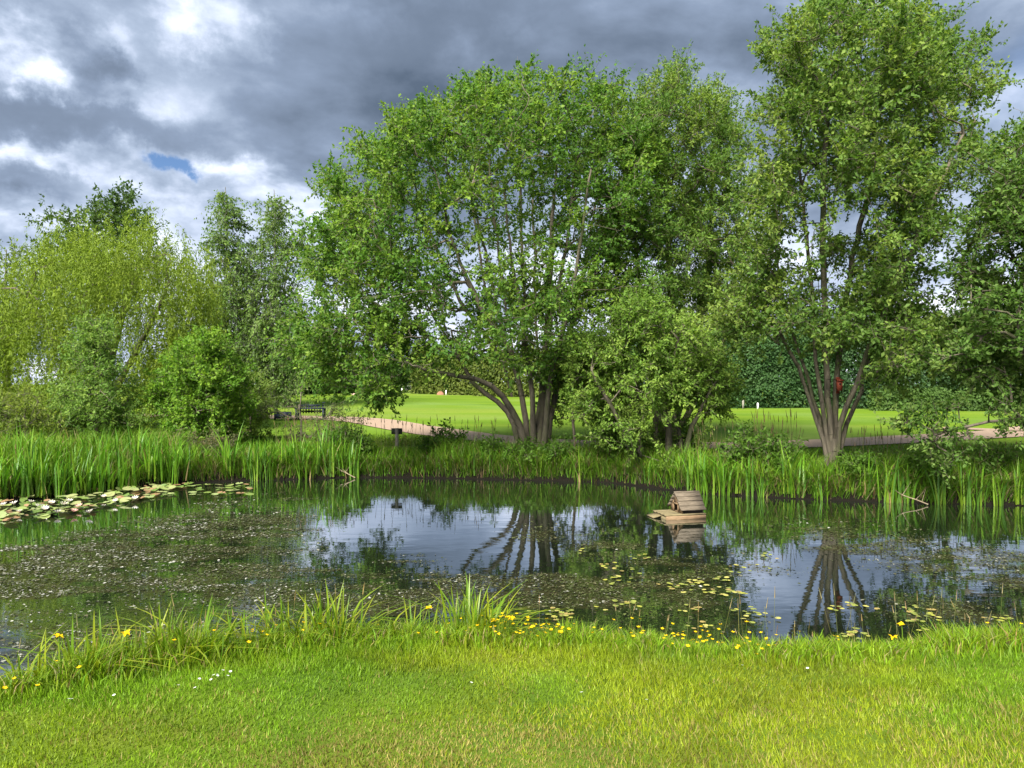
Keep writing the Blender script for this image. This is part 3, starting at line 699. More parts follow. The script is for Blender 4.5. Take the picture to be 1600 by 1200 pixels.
def simple_tree(name, label, px, Y, blobs, n, leaf, cols, Rd, cat='tree', twigs=6, per=12, tw=.6, rb=.2, bark=M_BARK, mat=None, group=None, base_py=None, **kw):
    b = ground_at(px, Y); top = min(q[1] for q in blobs)
    zb = CAMZ - (b[2]) ; pyb = 600 + (CAMZ - b[2]) * F / Y
    st = [S(Y, [(px, pyb + 2), (px + 2, pyb - (pyb - top) * .35), (px - 2, pyb - (pyb - top) * .7), (px, top)], rb, .02)]
    return make_tree(name, label, cat, b, st, blobs, Y, Rd, n, leaf, cols, twigs=twigs, per=per, tw_len=tw, bark=bark, mat=mat or M_LEAF_SMALL, group=group, k=5, **kw)

DG = ((.030, .062, .014), (.045, .085, .018), (.070, .115, .026))
simple_tree('broadleaf_tree', 'dark tree rising behind the weeping willow', 165, 44, [(100, 350, 28), (140, 345, 36), (190, 340, 34), (215, 355, 26), (160, 390, 50), (110, 400, 40), (210, 410, 50), (160, 460, 60), (75, 350, 14)], 190, (.24, .55), DG, 2.5, rb=.3, tw=1.1)
simple_tree('broadleaf_tree', 'thin leaved grey green tree at the left edge beyond the willow', 10, 34, [(10, 400, 30), (-10, 450, 40), (20, 480, 36), (30, 390, 14), (0, 540, 40), (-60, 430, 50), (-60, 520, 60)], 130, (.16, .42), ((.05, .08, .025), (.075, .11, .035), (.11, .15, .05)), 2, rb=.2, tw=.8)

# distant trees behind the fairway on the left, each its own
far_l = [(405, 56, 510, 60, 'dark rounded tree far beyond the bench, under the right birch'), (470, 58, 545, 46, 'low dark tree far across the fairway, left of the broad tree'), (530, 60, 540, 46, 'dark tree far across the fairway under the left side of the broad tree'),
         (590, 62, 552, 40, 'small dark tree far across the fairway under the low limb'), (640, 80, 570, 30, 'bluish dark tree farthest away at the gap beside the conifers'), (300, 50, 520, 70, 'dark tree hidden far behind the willow')]
for px, Y, top, r, lab in far_l:
    blue = px == 640
    simple_tree('distant_tree', lab, px, Y, [(px, top + r * .6, r * .7), (px - r * .5, top + r, r * .6), (px + r * .5, top + r, r * .6), (px, top + r * 1.3, r * .7), (px - r * .6, top + r * 1.5, r * .45), (px + r * .6, top + r * 1.5, r * .45)],
                120, (.30, .6), ((.018, .035, .028), (.022, .045, .035), (.03, .055, .045)) if blue else DG, 2.0, rb=.2, tw=1.2, twigs=6, per=12, group='distant trees across the fairway')

# ------------------------------------------------------------------ hedges
def make_hedge(name, label, x0, y0, x1, y1, h, th, n, leaf, cols, bumps=.5, group=None, cat='hedge'):
    ln = math.hypot(x1 - x0, y1 - y0); dv = np.array([(x1 - x0) / ln, (y1 - y0) / ln, 0]); nv = np.array([-dv[1], dv[0], 0])
    xm, ym = (x0 + x1) / 2, (y0 + y1) / 2; zb = float(z_far(np.array([xm]), np.array([ym]))[0])
    root = empty(name, (xm, ym, zb)); tag(root, label, cat, group); o3 = np.array([xm, ym, zb])
    a = rng.random(n) * ln; v = rng.random(n) ** .85; q = rng.random(n)
    front = np.where(q < .55, -1 + .45 * rng.random(n), rng.uniform(-1, 1, n))
    hh = h * (.78 + .44 * vnoise(a * .55 + x0, a * 0 + y0, 77, 3)); zt = v * hh
    lump = (vnoise(a * .9 + x0, zt * .9 + 5, 91, 3) - .5) * 2 * bumps
    depth = front * th / 2 * np.sqrt(np.clip(1.08 - (v ** 3) * .8, .1, 1)) + lump * np.sign(front)
    C = np.array([x0, y0, 0]) + dv * a[:, None] + nv * depth[:, None]
    C[:, 2] = z_far(C[:, 0], C[:, 1]) + zt
    fn = nv * np.sign(front)[:, None]
    nr = fn * .6 + np.array([0, 0, .6]) + rng.normal(0, .5, (n, 3)); ax = rng.normal(0, .7, (n, 3)) + np.array([0, 0, -.5]) + fn * .3
    c0, c1, c2 = [np.array(c) for c in cols]
    f_ = np.clip(vnoise(a * .7, zt * .7, 55, 3) * 1.2 - .1 + rng.normal(0, .2, n), 0, 1)[:, None]
    colr = np.where(f_ < .5, c0 + (c1 - c0) * f_ * 2, c1 + (c2 - c1) * (f_ * 2 - 1)) * (1 + rng.normal(0, .12, (n, 1)))
    L = leaf[0] * rng.uniform(.6, 1.25, n)
    A = leaf_arrays(C, ax, nr, L, L * leaf[1], np.clip(colr, .003, .8))
    obj('foliage', mesh_data('foliage', A[0] - o3, A[1], M_LEAF_SMALL, A[2]), root)
    ns = max(3, int(ln / .9)); p = np.linspace(.05, .95, ns)[:, None]
    Ab = np.array([x0, y0, 0]) + dv * p * ln + rng.normal(0, .12, (ns, 3)) * np.array([1, 1, 0]); Ab[:, 2] = z_far(Ab[:, 0], Ab[:, 1]) - .05
    Bb = Ab + np.array([0, 0, h * .8]) + rng.normal(0, .15, (ns, 3))
    for i_ in range(ns):
        Vt, Tt = tube_arrays(Ab[i_:i_ + 1], Bb[i_:i_ + 1], np.full(1, .09), np.full(1, .02), 5)
        obj('stem', mesh_data('stem', Vt - o3, Tt, M_BARK), root)
    return root

HC = ((.030, .075, .022), (.048, .110, .030), (.080, .150, .050))
make_hedge('tall_hedge', 'tall dark ivy covered hedge behind the right side of the fairway', 8.5, 41.5, 17.5, 41, 4.3, 2.2, 34000, (.155, .75), HC, .55)
make_hedge('tall_hedge', 'tall dark bushy hedge behind the tall multi-stemmed tree at right', 17.2, 40.5, 23.5, 39, 4.5, 2.6, 24000, (.165, .72), ((.026, .065, .022), (.042, .095, .030), (.075, .135, .050)), .8)
make_hedge('tall_hedge', 'dark hedge at the far right behind the hanging branch', 23.2, 39, 36, 36, 4.4, 2.6, 22000, (.22, .7), HC, .7)
make_hedge('low_hedge', 'low rough hedge strip at the foot of the tall right hedge', 18, 37.6, 25, 36.6, 1.05, 1.2, 5000, (.16, .6), ((.05, .10, .02), (.075, .14, .03), (.10, .17, .04)), .2)
CC = ((.075, .115, .020), (.115, .155, .026), (.165, .195, .040))
for (px0, px1, Y, top, lab) in [(650, 682, 60, 548, 'yellow green conifer hedge block, leftmost of those behind the low limb'), (684, 742, 59, 556, 'yellow green conifer hedge block in the middle behind the low limb'),
                                (742, 815, 57, 552, 'yellow green conifer hedge block nearest the broad tree trunk'), (815, 900, 56, 540, 'yellow green conifer hedge block behind the broad tree trunk'), (900, 1000, 54, 545, 'yellow green conifer hedge block behind the multi-stemmed tree')]:
    h = (CAMZ - (top - 600) / F * Y) - 1.15
    make_hedge('conifer_hedge', lab, (px0 - 800) / F * Y, Y, (px1 - 800) / F * Y, Y - .4, h, 2.2, 6500, (.26, .5), CC, .4, group='conifer hedges across the fairway')
# background trees right
for px, Y, top, r, lab in [(1030, 52, 500, 60, 'dark tree far behind the multi-stemmed tree'), (1150, 50, 505, 60, 'dark tree behind the tall right hedge, left of the grey stems'), (1260, 52, 500, 62, 'dark tree behind the tall right hedge and the grey stems'),
                           (1390, 50, 480, 70, 'dark tree behind the tall right hedge, right of the grey stems'), (1500, 48, 505, 64, 'dark tree behind the far right hedge'), (1600, 46, 430, 90, 'dark tree behind the right edge tree')]:
    simple_tree('distant_tree', lab, px, Y, [(px, top + r * .6, r * .7), (px - r * .5, top + r, r * .6), (px + r * .5, top + r, r * .6), (px, top + r * 1.3, r * .7)],
                110, (.26, .6), HC, 2.0, rb=.2, tw=1.1, twigs=6, per=12, group='distant trees behind the right hedge')

# ------------------------------------------------------------------ bushes on the left bank
simple_tree('bush', 'dense round dark green bush behind the reeds at left', 312, 17.6, [(310, 585, 54), (292, 640, 48), (340, 640, 48), (318, 555, 36), (268, 605, 38), (355, 600, 38), (315, 670, 44), (310, 535, 14), (360, 660, 26)], 270, (.078, .6), ((.065, .145, .014), (.100, .200, .020), (.17, .27, .03)), .75, cat='bush', twigs=8, per=16, tw=.28, rb=.05, mat=M_LEAF)
simple_tree('young_tree', 'young grey green tree standing in front of the willow', 150, 17.4, [(148, 530, 28), (145, 565, 40), (162, 610, 50), (122, 620, 42), (150, 660, 48), (110, 665, 34), (195, 660, 34), (140, 510, 12)], 220, (.075, .5), ((.075, .145, .025), (.110, .195, .035), (.17, .25, .05)), .7, twigs=8, per=15, tw=.28, rb=.04, mat=M_LEAF)
simple_tree('bush', 'light yellow green bush between the dark bush and the fairway', 390, 20, [(392, 610, 26), (380, 650, 32), (405, 665, 28), (370, 690, 30), (412, 630, 14), (395, 590, 14)], 80, (.085, .45), ((.08, .13, .02), (.12, .18, .03), (.18, .24, .05)), .6, cat='bush', twigs=7, per=12, tw=.3, rb=.03, mat=M_LEAF)
simple_tree('bush', 'loose wispy pale bush in front of the dark bench', 470, 19.2, [(470, 632, 28, .5), (450, 680, 28), (400, 640, 18, .6), (500, 675, 28, .8), (530, 645, 26), (490, 620, 24, .5), (520, 682, 32), (425, 640, 14), (550, 690, 24), (560, 660, 14)], 84, (.065, .42), ((.09, .13, .035), (.13, .18, .055), (.20, .25, .09)), .6, cat='bush', twigs=5, per=7, tw=.38, rb=.02, mat=M_LEAF)
simple_tree('bush', 'low yellow green bush under the willow strands at the left edge', 40, 16.8, [(30, 640, 36), (70, 655, 32), (0, 670, 44), (50, 690, 30), (-40, 660, 50)], 110, (.08, .4), ((.08, .12, .02), (.11, .16, .025), (.17, .21, .04)), .7, cat='bush', twigs=6, per=12, tw=.3, rb=.03, mat=M_LEAF)
simple_tree('bush', 'brownish green tangled bush above the dark gap in the reeds', 315, 16.2, [(300, 705, 24), (335, 705, 24), (320, 725, 24), (285, 720, 20), (355, 690, 20), (345, 722, 18)], 50, (.06, .45), ((.05, .07, .02), (.08, .09, .03), (.14, .12, .06)), .4, cat='bush', twigs=8, per=9, tw=.3, rb=.03, mat=M_LEAF)

# leafy weeds (nettles and the like) along the far bank
weeds = [(690, 16.9, 695, 22, 'leafy dark green nettle clump left of the broad tree trunk'), (540, 16.8, 690, 26, 'bushy green weed clump at the right end of the mid reeds'), (770, 16.4, 712, 18, 'low nettle clump directly left of the broad tree base'), (870, 16.0, 715, 20, 'low leafy weed clump right of the broad tree base'),
         (1170, 14.0, 705, 26, 'leafy weed clump right of the multi-stemmed tree'), (1225, 13.8, 715, 24, 'leafy weed clump left of the grey stemmed tree base'), (1340, 13.3, 735, 22, 'leafy weed clump right of the grey stemmed tree base'), (1440, 13.2, 735, 24, 'leafy weed clump under the hanging branch'), (1545, 13.3, 730, 26, 'leafy weed clump near the right edge'), (820, 16.1, 715, 20, 'leafy weed clump at the foot of the broad tree')]
for px, Y, py, r, lab in weeds:
    simple_tree('weed_clump', lab, px, Y, [(px, py, r), (px - r * .8, py + 8, r * .7), (px + r * .8, py + 6, r * .7), (px, py - r * .6, r * .5)], 34, (.085, .5), ((.045, .100, .012), (.065, .135, .016), (.10, .18, .025)), .35, cat='weeds', twigs=6, per=10, tw=.22, rb=.012, mat=M_LEAF, tip=.003, group='leafy weeds on the far bank')

# ------------------------------------------------------------------ grass
def scatter_far(n, x0, x1, d0, d1):
    x = rng.uniform(x0, x1, n); dd = d0 + (d1 - d0) * rng.random(n); y = yfar(x) + dd
    return np.stack([x, y, z_far(x, y) - .02], 1), dd
parts = []
# long bank grass
n = 62000; Bs, dd = scatter_far(n, -13, 13.5, .02, 3.6)
keep = (dd < 1.9) | (rng.random(n) < .35); Bs, dd = Bs[keep], dd[keep]; n = len(Bs)
pat = vnoise(Bs[:, 0] * 1.2, Bs[:, 1] * 1.2, 61, 3)
h = np.interp(dd, [0, .5, 1.3, 1.9, 3.6], [.34, .42, .30, .10, .05]) * rng.uniform(.5, 1.3, n) * (.55 + .9 * pat)
pxb = 800 + Bs[:, 0] / Bs[:, 1] * F; h *= 1 - .5 * sstep(np.abs(pxb - 620), 70, 45)
h = np.maximum(h, np.where(dd > 1.2, sstep(pxb, 340, 280) * rng.uniform(.3, .75, n), 0))
dry = (rng.random(n) < .08 + .2 * (pat < .4))[:, None]
col = np.where(dry, vary((.20, .17, .07), n, .2), vary((.105, .215, .012), n, .22))
parts.append(blade_arrays(Bs, h, rng.uniform(0, 6.283, n), rng.uniform(.1, .75, n), rng.uniform(.010, .02, n), col))
# drooping grass over the dark undercut
n = 9000; Bs, dd = scatter_far(n, -10, 13, .0, .25)
parts.append(blade_arrays(Bs, rng.uniform(.15, .45, n), rng.normal(-1.57, .6, n), rng.uniform(.4, 1.3, n), rng.uniform(.009, .018, n), np.where((rng.random(n) < .3)[:, None], vary((.19, .16, .08), n), vary((.09, .19, .014), n))))
# rough fairway edge in front of and behind the path
n = 26000; x = rng.uniform(-13, 14, n); y = yfar(x) + rng.uniform(2.2, 6, n)
Bs = np.stack([x, y, z_far(x, y) - .01], 1)
parts.append(blade_arrays(Bs, rng.uniform(.03, .09, n), rng.uniform(0, 6.283, n), rng.uniform(.1, .6, n), rng.uniform(.012, .022, n), vary((.11, .195, .012), n, .15)))
p0 = np.array(main_path); pc = np.stack([np.interp(np.linspace(0, len(p0) - 1, 300), np.arange(len(p0)), p0[:, i_]) for i_ in (0, 1)], 1)
V, T, C = join(parts)
cen = V.reshape(-1, 5, 3)[:, 0, :2]
dpath = np.min(np.linalg.norm(cen[:, None, :] - pc[None, ::3, :], axis=2), 1)
ok = dpath > 1.05
V = V.reshape(-1, 5, 3)[ok].reshape(-1, 3); C = C.reshape(-1, 5, 3)[ok].reshape(-1, 3); nb = ok.sum()
T = (np.arange(nb)[:, None, None] * 5 + np.array([[0, 1, 3], [0, 3, 2], [2, 3, 4]])[None]).reshape(-1, 3)
tag(obj('bank_grass', mesh_data('bank_grass', V, T, M_BLADE, C)), kind='stuff')
# flowering grass stalks with brown seed heads
parts = []
for px0, px1, ytop, Y0, n in [(430, 570, 650, 17.0, 90), (590, 650, 650, 17.2, 30), (655, 800, 648, 16.9, 44), (1085, 1150, 655, 14.6, 30), (1180, 1250, 640, 14.2, 50), (1330, 1420, 665, 13.7, 40), (300, 350, 690, 16.5, 40), (880, 960, 690, 16, 30), (1440, 1600, 690, 13.4, 70), (0, 280, 690, 14.8, 90)]:
    px = rng.uniform(px0, px1, n); Y = Y0 + rng.uniform(-.4, .6, n); x = (px - 800) / F * Y
    z0 = z_far(x, Y); zt = CAMZ - (ytop - 600 + np.abs(rng.normal(0, 26, n)) - 4) / F * Y; zt = np.maximum(zt, z0 + .3)
    lean = rng.normal(0, .08, (n, 2)); A0 = np.stack([x, Y, z0], 1); B0 = np.stack([x + lean[:, 0], Y + lean[:, 1], zt], 1); Cc = A0 + (B0 - A0) * .86
    c = vary((.13, .14, .045), n)
    v_, t_ = tube_arrays(A0, Cc, np.full(n, .0035), np.full(n, .0025), 3); parts.append((v_, t_, np.repeat(c, 6, 0)))
    v_, t_ = tube_arrays(Cc, B0, np.full(n, .009), np.full(n, .003), 3); parts.append((v_, t_, np.repeat(vary((.16, .12, .06), n), 6, 0)))
V, T, C = join(parts); tag(obj('seed_grass', mesh_data('seed_grass', V, T, M_BLADE, C)), kind='stuff')

# short lawn turf close to the camera
n = 480000; x = rng.uniform(-7.0, 7.0, n); y = rng.uniform(2.3, 5.6, n)
k = (y < ynear(x) + .03) & ((np.abs(x) < y * .72 + .25) & (y > 2.6) | (rng.random(n) < .38)); x, y = x[k], y[k]; n = len(x)
dd = ynear(x) - y
edge = sstep(dd, .75, .12)
nz = vnoise(x * 1.3, y * 1.6, 71, 4); nz2 = vnoise(x * 5, y * 5, 72, 3)
dryf = np.clip(sstep(np.hypot((x + .25) / 1.15, (y - 3.05) / .55) + .7 * (nz - .5), 1.05, .45) * 1.15 + .35 * sstep(y, 4.0, 3.15) * sstep(nz, .45, .65) + .35 * sstep(nz2, .58, .75) * sstep(y, 4.5, 3.4), 0, 1)
h = (.018 + .013 * nz2 + .017 * sstep(nz, .45, .7) * (1 - dryf)) * rng.uniform(.6, 1.3, n) + edge * rng.uniform(.0, .075, n)
fresh = np.array([.150, .278, .010]); yel = np.array([.230, .290, .012]); straw = np.array([.29, .25, .070])
mixy = sstep(vnoise(x * .9 + 4, y * 1.1, 75, 3) + .10 * sstep(y, 4.3, 3.4), .40, .68)[:, None]
col = fresh + (yel - fresh) * mixy
isdry = (rng.random(n) < dryf * .72 + .03)[:, None]
col = np.where(isdry, straw, col) * (1 + rng.normal(0, .2, (n, 1)))
lie = vnoise(x * 1.7, y * 2.2, 78, 3) * 9 + rng.normal(0, 1.7, n)
col = col * (.72 + .24 * sstep(vnoise(x * 2.4 + 9, y * 3.2, 79, 4), .3, .68))[:, None]
A = blade_tri(np.stack([x, y, z_near(x, y) - .004], 1), h, lie, rng.uniform(.1, .75, n), rng.uniform(.0045, .008, n), np.clip(col, .01, .8))
tag(obj('lawn_grass', mesh_data('lawn_grass', A[0], A[1], M_BLADE, A[2])), kind='stuff')
# taller unmown fringe along the near edge
n = 84000; x = rng.uniform(-7.0, 7.0, n); dd = rng.normal(.12, .16, n); y = ynear(x) - dd
k = (dd > -.1) & (dd < .55) & ((np.abs(x) < 4.3) | (rng.random(n) < .55)); x, y, dd = x[k], y[k], dd[k]; n = len(x)
tuft = vnoise(x * 2.3, y * 2.3, 81, 3)
h = np.interp(dd, [-.1, .1, .55], [.17, .17, .05]) * rng.uniform(.45, 1.25, n) * (.25 + 1.35 * tuft)
pxf = 800 + x / y * F; h *= 1 + .38 * np.maximum.reduce([sstep(np.abs(pxf - c_), w_, w_ * .4) for c_, w_ in ((190, 160), (300, 60), (470, 110), (740, 70), (1530, 130))])
col = np.where((rng.random(n) < .10)[:, None], vary((.26, .22, .08), n), vary((.155, .255, .010), n, .2))
A = blade_arrays(np.stack([x, y, z_near(x, y) - .01], 1), h, rng.uniform(0, 6.283, n), rng.uniform(.1, .8, n), rng.uniform(.005, .010, n), col)
tag(obj('fringe_grass', mesh_data('fringe_grass', A[0], A[1], M_BLADE, A[2])), kind='stuff')
# wispy stalks on the near edge
n = 130; x = np.concatenate([rng.uniform(-3.4, 3.4, 80), rng.normal(-1.9, .25, 25), rng.normal(2.9, .35, 25)]); y = ynear(x) - rng.uniform(-.05, .15, n)
A0 = np.stack([x, y, z_near(x, y)], 1); B0 = A0 + np.stack([rng.normal(0, .05, n), rng.normal(0, .05, n), rng.uniform(.18, .48, n)], 1); Cc = A0 + (B0 - A0) * .85
p1 = tube_arrays(A0, Cc, np.full(n, .0014), np.full(n, .001), 3); p2 = tube_arrays(Cc, B0, np.full(n, .0035), np.full(n, .0012), 3)
V, T, C = join([(*p1, np.repeat(vary((.20, .20, .06), n), 6, 0)), (*p2, np.repeat(vary((.27, .22, .10), n), 6, 0))])
tag(obj('wispy_grass', mesh_data('wispy_grass', V, T, M_BLADE, C)), kind='stuff')

# ------------------------------------------------------------------ iris clumps, each leaf a part
def sword_mesh(lean, width, colr, flop=0.0):
    segs = 7; u = np.linspace(0, 1, segs)
    cx = lean * u ** 1.8 + flop * np.clip(u - .55, 0, 1) ** 1.5 * 1.6
    cz = u * (1 - .25 * abs(lean) * u) - flop * np.clip(u - .55, 0, 1) ** 1.3 * 1.1
    wv = width * np.interp(u, [0, .15, .6, .85, 1], [.75, 1, .9, .5, .02])
    V = []; T = []
    for i_ in range(segs):
        V += [[cx[i_], -wv[i_] / 2, cz[i_]], [cx[i_] + wv[i_] * .14, 0, cz[i_]], [cx[i_], wv[i_] / 2, cz[i_]]]
        if i_:
            a = 3 * (i_ - 1); b = 3 * i_
            T += [(a, a + 1, b + 1), (a, b + 1, b), (a + 1, a + 2, b + 2), (a + 1, b + 2, b + 1)]
    V = np.array(V); c = np.repeat(np.array(colr)[None], len(V), 0) * (1 - .25 * (1 - V[:, 2:3].clip(0, 1)) ** 3 * np.array([[-.6, .3, 0]]))
    return mesh_data('leaf', V, np.array(T), M_IRIS, np.clip(c, 0, 1))
def leaf_set(cols, w_=.03):
    out = []
    for c in cols:
        for lean, flop in ((.04, 0), (.14, 0), (.28, 0), (.20, .45), (.42, .2)) + (((.5, .7), (.35, .9), (.6, .4)) if w_ < .03 else ()):
            out.append(sword_mesh(lean * random.uniform(.8, 1.2), w_ * random.uniform(.85, 1.15), c, flop))
    return out
GREEN = leaf_set([(.088, .230, .012), (.115, .265, .014), (.065, .175, .014), (.15, .28, .018)])
NEARG = leaf_set([(.155, .24, .012), (.22, .27, .014), (.11, .21, .012)], .019)
STRAW = leaf_set([(.33, .27, .12)])
def iris(loc, n, h, spread, meshes, label, group=None, straw=.06, lean_k=1.0):
    root = empty('iris_clump', loc); tag(root, label, 'iris plant', group)
    for i_ in range(n):
        me = random.choice(STRAW if random.random() < straw else meshes)
        o = bpy.data.objects.new('leaf', me); COL.objects.link(o); o.parent = root
        a = random.uniform(0, 6.283); r = spread * math.sqrt(random.random())
        o.location = (math.cos(a) * r, math.sin(a) * r * .6, -.03)
        hh = h * random.uniform(.6, 1.12) * (.5 if me in STRAW else 1); o.scale = (hh * lean_k, random.uniform(.8, 1.2) * min(1, hh + .3), hh)
        o.rotation_euler = (random.gauss(0, .06), random.gauss(0, .06), a + random.gauss(0, .7))
    return root
def iris_px(px, n, h, spread, label, group, d_=0.0, **kw):
    Y = 13.0
    for _ in range(6):
        Y = float(yfar(np.array([(px - 800) / F * Y]))[0]) + d_
    x_ = (px - 800) / F * Y
    iris((x_, Y, max(-.02, float(z_far(np.array([x_]), np.array([Y]))[0]))), n, h, spread, GREEN, label, group, **kw)
G1, G2, G3, G4 = 'irises of the reed bed at left', 'irises of the middle reed bed', 'sparse irises in the middle of the far bank', 'irises along the right bank'
for px in np.arange(-60, 285, 17.0):
    iris_px(px + random.uniform(-5, 5), 22, random.uniform(.74, .95), .22, 'bright green iris clump in the dense reed bed behind the lily pads at left', G1, random.uniform(-.12, .15))
for px in np.arange(-60, 275, 34.0):
    iris_px(px + random.uniform(-8, 8), 14, random.uniform(.8, 1.0), .25, 'bright green iris clump in the back row of the reed bed below the willow', G1, random.uniform(.5, .8))
for px in (352, 366, 388, 402, 418, 432, 446, 461, 476, 491, 506, 521, 536, 549):
    iris_px(px + random.uniform(-4, 4), 18, random.uniform(.80, 1.02) if px not in (366, 506) else 1.22, .17, 'upright green iris clump in the middle reed bed left of the small sign', G2, random.uniform(-.1, .15))
for px, h in ((578, .7), (598, .55), (742, .75), (765, .65), (790, .6), (905, .8), (925, .55), (1012, .6), (660, .5)):
    iris_px(px, 8, h, .12, 'small sparse iris clump on the dark middle part of the far bank', G3, random.uniform(-.05, .1), straw=.15)
for px, h in ((1080, .85), (1096, .95), (1114, .9), (1135, .95), (1152, .8), (1174, .8), (1232, .95), (1245, .9), (1283, .8), (1352, .85), (1384, .95), (1404, 1.0), (1418, .9), (1466, .85), (1474, .8), (1510, .85), (1526, .75), (1560, .7), (1590, .75), (1630, .8), (1195, .7)):
    lab = ('green iris clump in the row between the multi-stemmed tree and the grey stemmed tree' if px < 1180 else 'green iris clump at the water line just below the base of the grey stemmed tree' if px < 1300 else
           'green iris clump in the close row right of the grey stemmed tree base' if px < 1430 else 'green iris clump at the water under the hanging branch at right' if px < 1500 else 'green iris clump at the far right end of the far bank')
    iris_px(px, 13, h, .13, lab, G4, random.uniform(-.12, .08), straw=.08, lean_k=1.15)
# near bank irises: yellow green arching leaves
near_iris = [(40, 1065, 15, .26, 'yellow green iris clump at the far left of the near bank'), (130, 1050, 15, .30, 'yellow green iris clump beside the tall buttercup stem on the near bank'), (225, 1030, 16, .30, 'yellow green iris clump left of the brownish grass tuft on the near bank'), (300, 1020, 22, .33, 'tall tufted iris clump with brownish stems left of the gap in the near bank'), (395, 1000, 12, .26, 'small arching iris clump just right of the gap in the near bank'),
             (465, 985, 18, .30, 'dense arching iris clump on the near bank below the weed mat'), (525, 975, 20, .32, 'arching iris clump at the right end of the left near bank clumps'), (640, 985, 12, .24, 'low iris clump under the yellow flower on the near bank'), (735, 985, 22, .34, 'tall arching iris clump in the middle of the near bank'), (760, 990, 14, .26, 'smaller iris clump leaning right beside the tall middle clump')]
for px, py, n_, h, lab in near_iris:
    b = on_plane(px, py + 24, .30); b[1] = float(ynear(np.array([b[0]]))[0]) - random.uniform(.06, .16)
    b[0] = (px - 800) / F * b[1]
    iris((b[0], b[1], float(z_near(np.array([b[0]]), np.array([b[1]]))[0])), int(n_ * 3.2) + 20, h * 1.40, .20, NEARG, lab, 'irises on the near bank', straw=.10, lean_k=1.5)

# ------------------------------------------------------------------ flowers
def petals_mesh(n, r, cup, c, wk=.8):
    parts = []
    for i_ in range(n):
        a = 6.283 * i_ / n; dv = np.array([math.cos(a), math.sin(a), 0]); sv = np.array([-dv[1], dv[0], 0])
        V = np.array([np.zeros(3), dv * r * .55 + sv * r * wk * .5 + [0, 0, cup * r * .5], dv * r + [0, 0, cup * r], dv * r * .55 - sv * r * wk * .5 + [0, 0, cup * r * .5]])
        parts.append((V, np.array([[0, 1, 2], [0, 2, 3]]), np.repeat(np.array(c)[None], 4, 0)))
    return join(parts)
def flower_mesh(name, h, n, r, cup, c, stem_c, stem_r=.0015, lean=.02):
    Vp, Tp, Cp = petals_mesh(n, r, cup, c); Vp = Vp + np.array([lean, 0, h])
    Vs, Ts = tube_arrays(np.array([[0, 0, 0]]), np.array([[lean, 0, h]]), np.array([stem_r]), np.array([stem_r * .7]), 3)
    V, T, C = join([(Vs, Ts, np.repeat(np.array(stem_c)[None], 6, 0)), (Vp, Tp, Cp)])
    return mesh_data(name, V, T, M_PETAL, C)
YELLOW = (.78, .52, .006)
bm = [flower_mesh('buttercup', h, 5, .0135, .45, YELLOW, (.12, .2, .02), lean=l) for h, l in ((.10, .01), (.14, .03), (.17, -.02), (.20, .02), (.12, -.03))]
cnt = 0
while cnt < 260:
    q = random.random()
    px = random.uniform(760, 1340) if q < .68 else (random.uniform(380, 800) if q < .86 else random.uniform(0, 1600))
    x_ = (px - 800) / F * 4.75; y_ = float(ynear(np.array([x_]))[0]) - abs(random.gauss(.16, .16)) + .02
    x_ = (px - 800) / F * y_
    if float(vnoise(np.array([x_ * 2.0]), np.array([y_ * 2.0]), 19, 2)[0]) < random.uniform(.25, .6): continue
    o = obj('buttercup', random.choice(bm)); o.location = (x_, y_, float(z_near(np.array([x_]), np.array([y_]))[0]))
    o.rotation_euler = (random.gauss(.12, .15), random.gauss(0, .15), random.uniform(0, 6.28)); s_ = random.uniform(.75, 1.1); o.scale = (s_, s_, s_)
    tag(o, 'small yellow buttercup in the unmown grass along the near bank', 'flower', 'buttercups along the near bank'); cnt += 1
dm = flower_mesh('clover_flower', .03, 9, .009, .25, (.75, .75, .70), (.1, .2, .02))
for px, py in [(348, 1052), (354, 1052), (340, 1056), (331, 1064), (355, 1064), (334, 1062), (178, 1087), (112, 1096), (120, 1093), (283, 1077), (310, 1078), (735, 1074), (915, 1086), (1017, 1099), (1166, 1038), (1257, 1040), (305, 1066), (345, 1058)]:
    b = on_plane(px, py, .42); o = obj('clover_flower', dm); o.location = (b[0], b[1], float(z_near(np.array([b[0]]), np.array([b[1]]))[0]) + .005)
    o.rotation_euler = (.3, 0, random.uniform(0, 6)); tag(o, 'tiny white clover flower in the short grass of the near lawn', 'flower', 'white clover flowers in the lawn')
# yellow flags and one tall buttercup
def flag(px, py, lab, n_stem=1):
    x_ = (px - 800) / F * 4.85; Y = float(ynear(np.array([x_]))[0]) - .03; b = np.array([(px - 800) / F * Y, Y, 0]); b[2] = float(z_near(np.array([b[0]]), np.array([Y]))[0])
    top = W(px, py, Y); h = max(.08, top[2] - b[2])
    root = empty('yellow_flower', b); tag(root, lab, 'flower', 'tall yellow flowers on the near bank')
    Vs, Ts = tube_arrays(np.array([[0, 0, 0], [.01, 0, h * .5]]), np.array([[.01, 0, h * .5], [0, 0, h]]), np.array([.004, .0035]), np.array([.0035, .003]), 5)
    obj('stem', mesh_data('stem', Vs, Ts, M_PETAL, np.repeat([[.12, .22, .02]], len(Vs), 0)), root)
    for i_ in range(5):
        a = 6.283 * i_ / 5 + random.uniform(-.2, .2); dv = np.array([math.cos(a), math.sin(a), 0]); sv = np.array([-dv[1], dv[0], 0]); r = random.uniform(.024, .033); dr = random.choice((-.35, .5, .1))
        V = np.array([[0, 0, h], dv * r * .5 + sv * r * .38 + [0, 0, h + r * .35], dv * r + [0, 0, h + r * dr], dv * r * .5 - sv * r * .38 + [0, 0, h + r * .35]])
        obj('petal', mesh_data('petal', V, np.array([[0, 1, 2], [0, 2, 3]]), M_PETAL, np.repeat([YELLOW], 4, 0)), root)
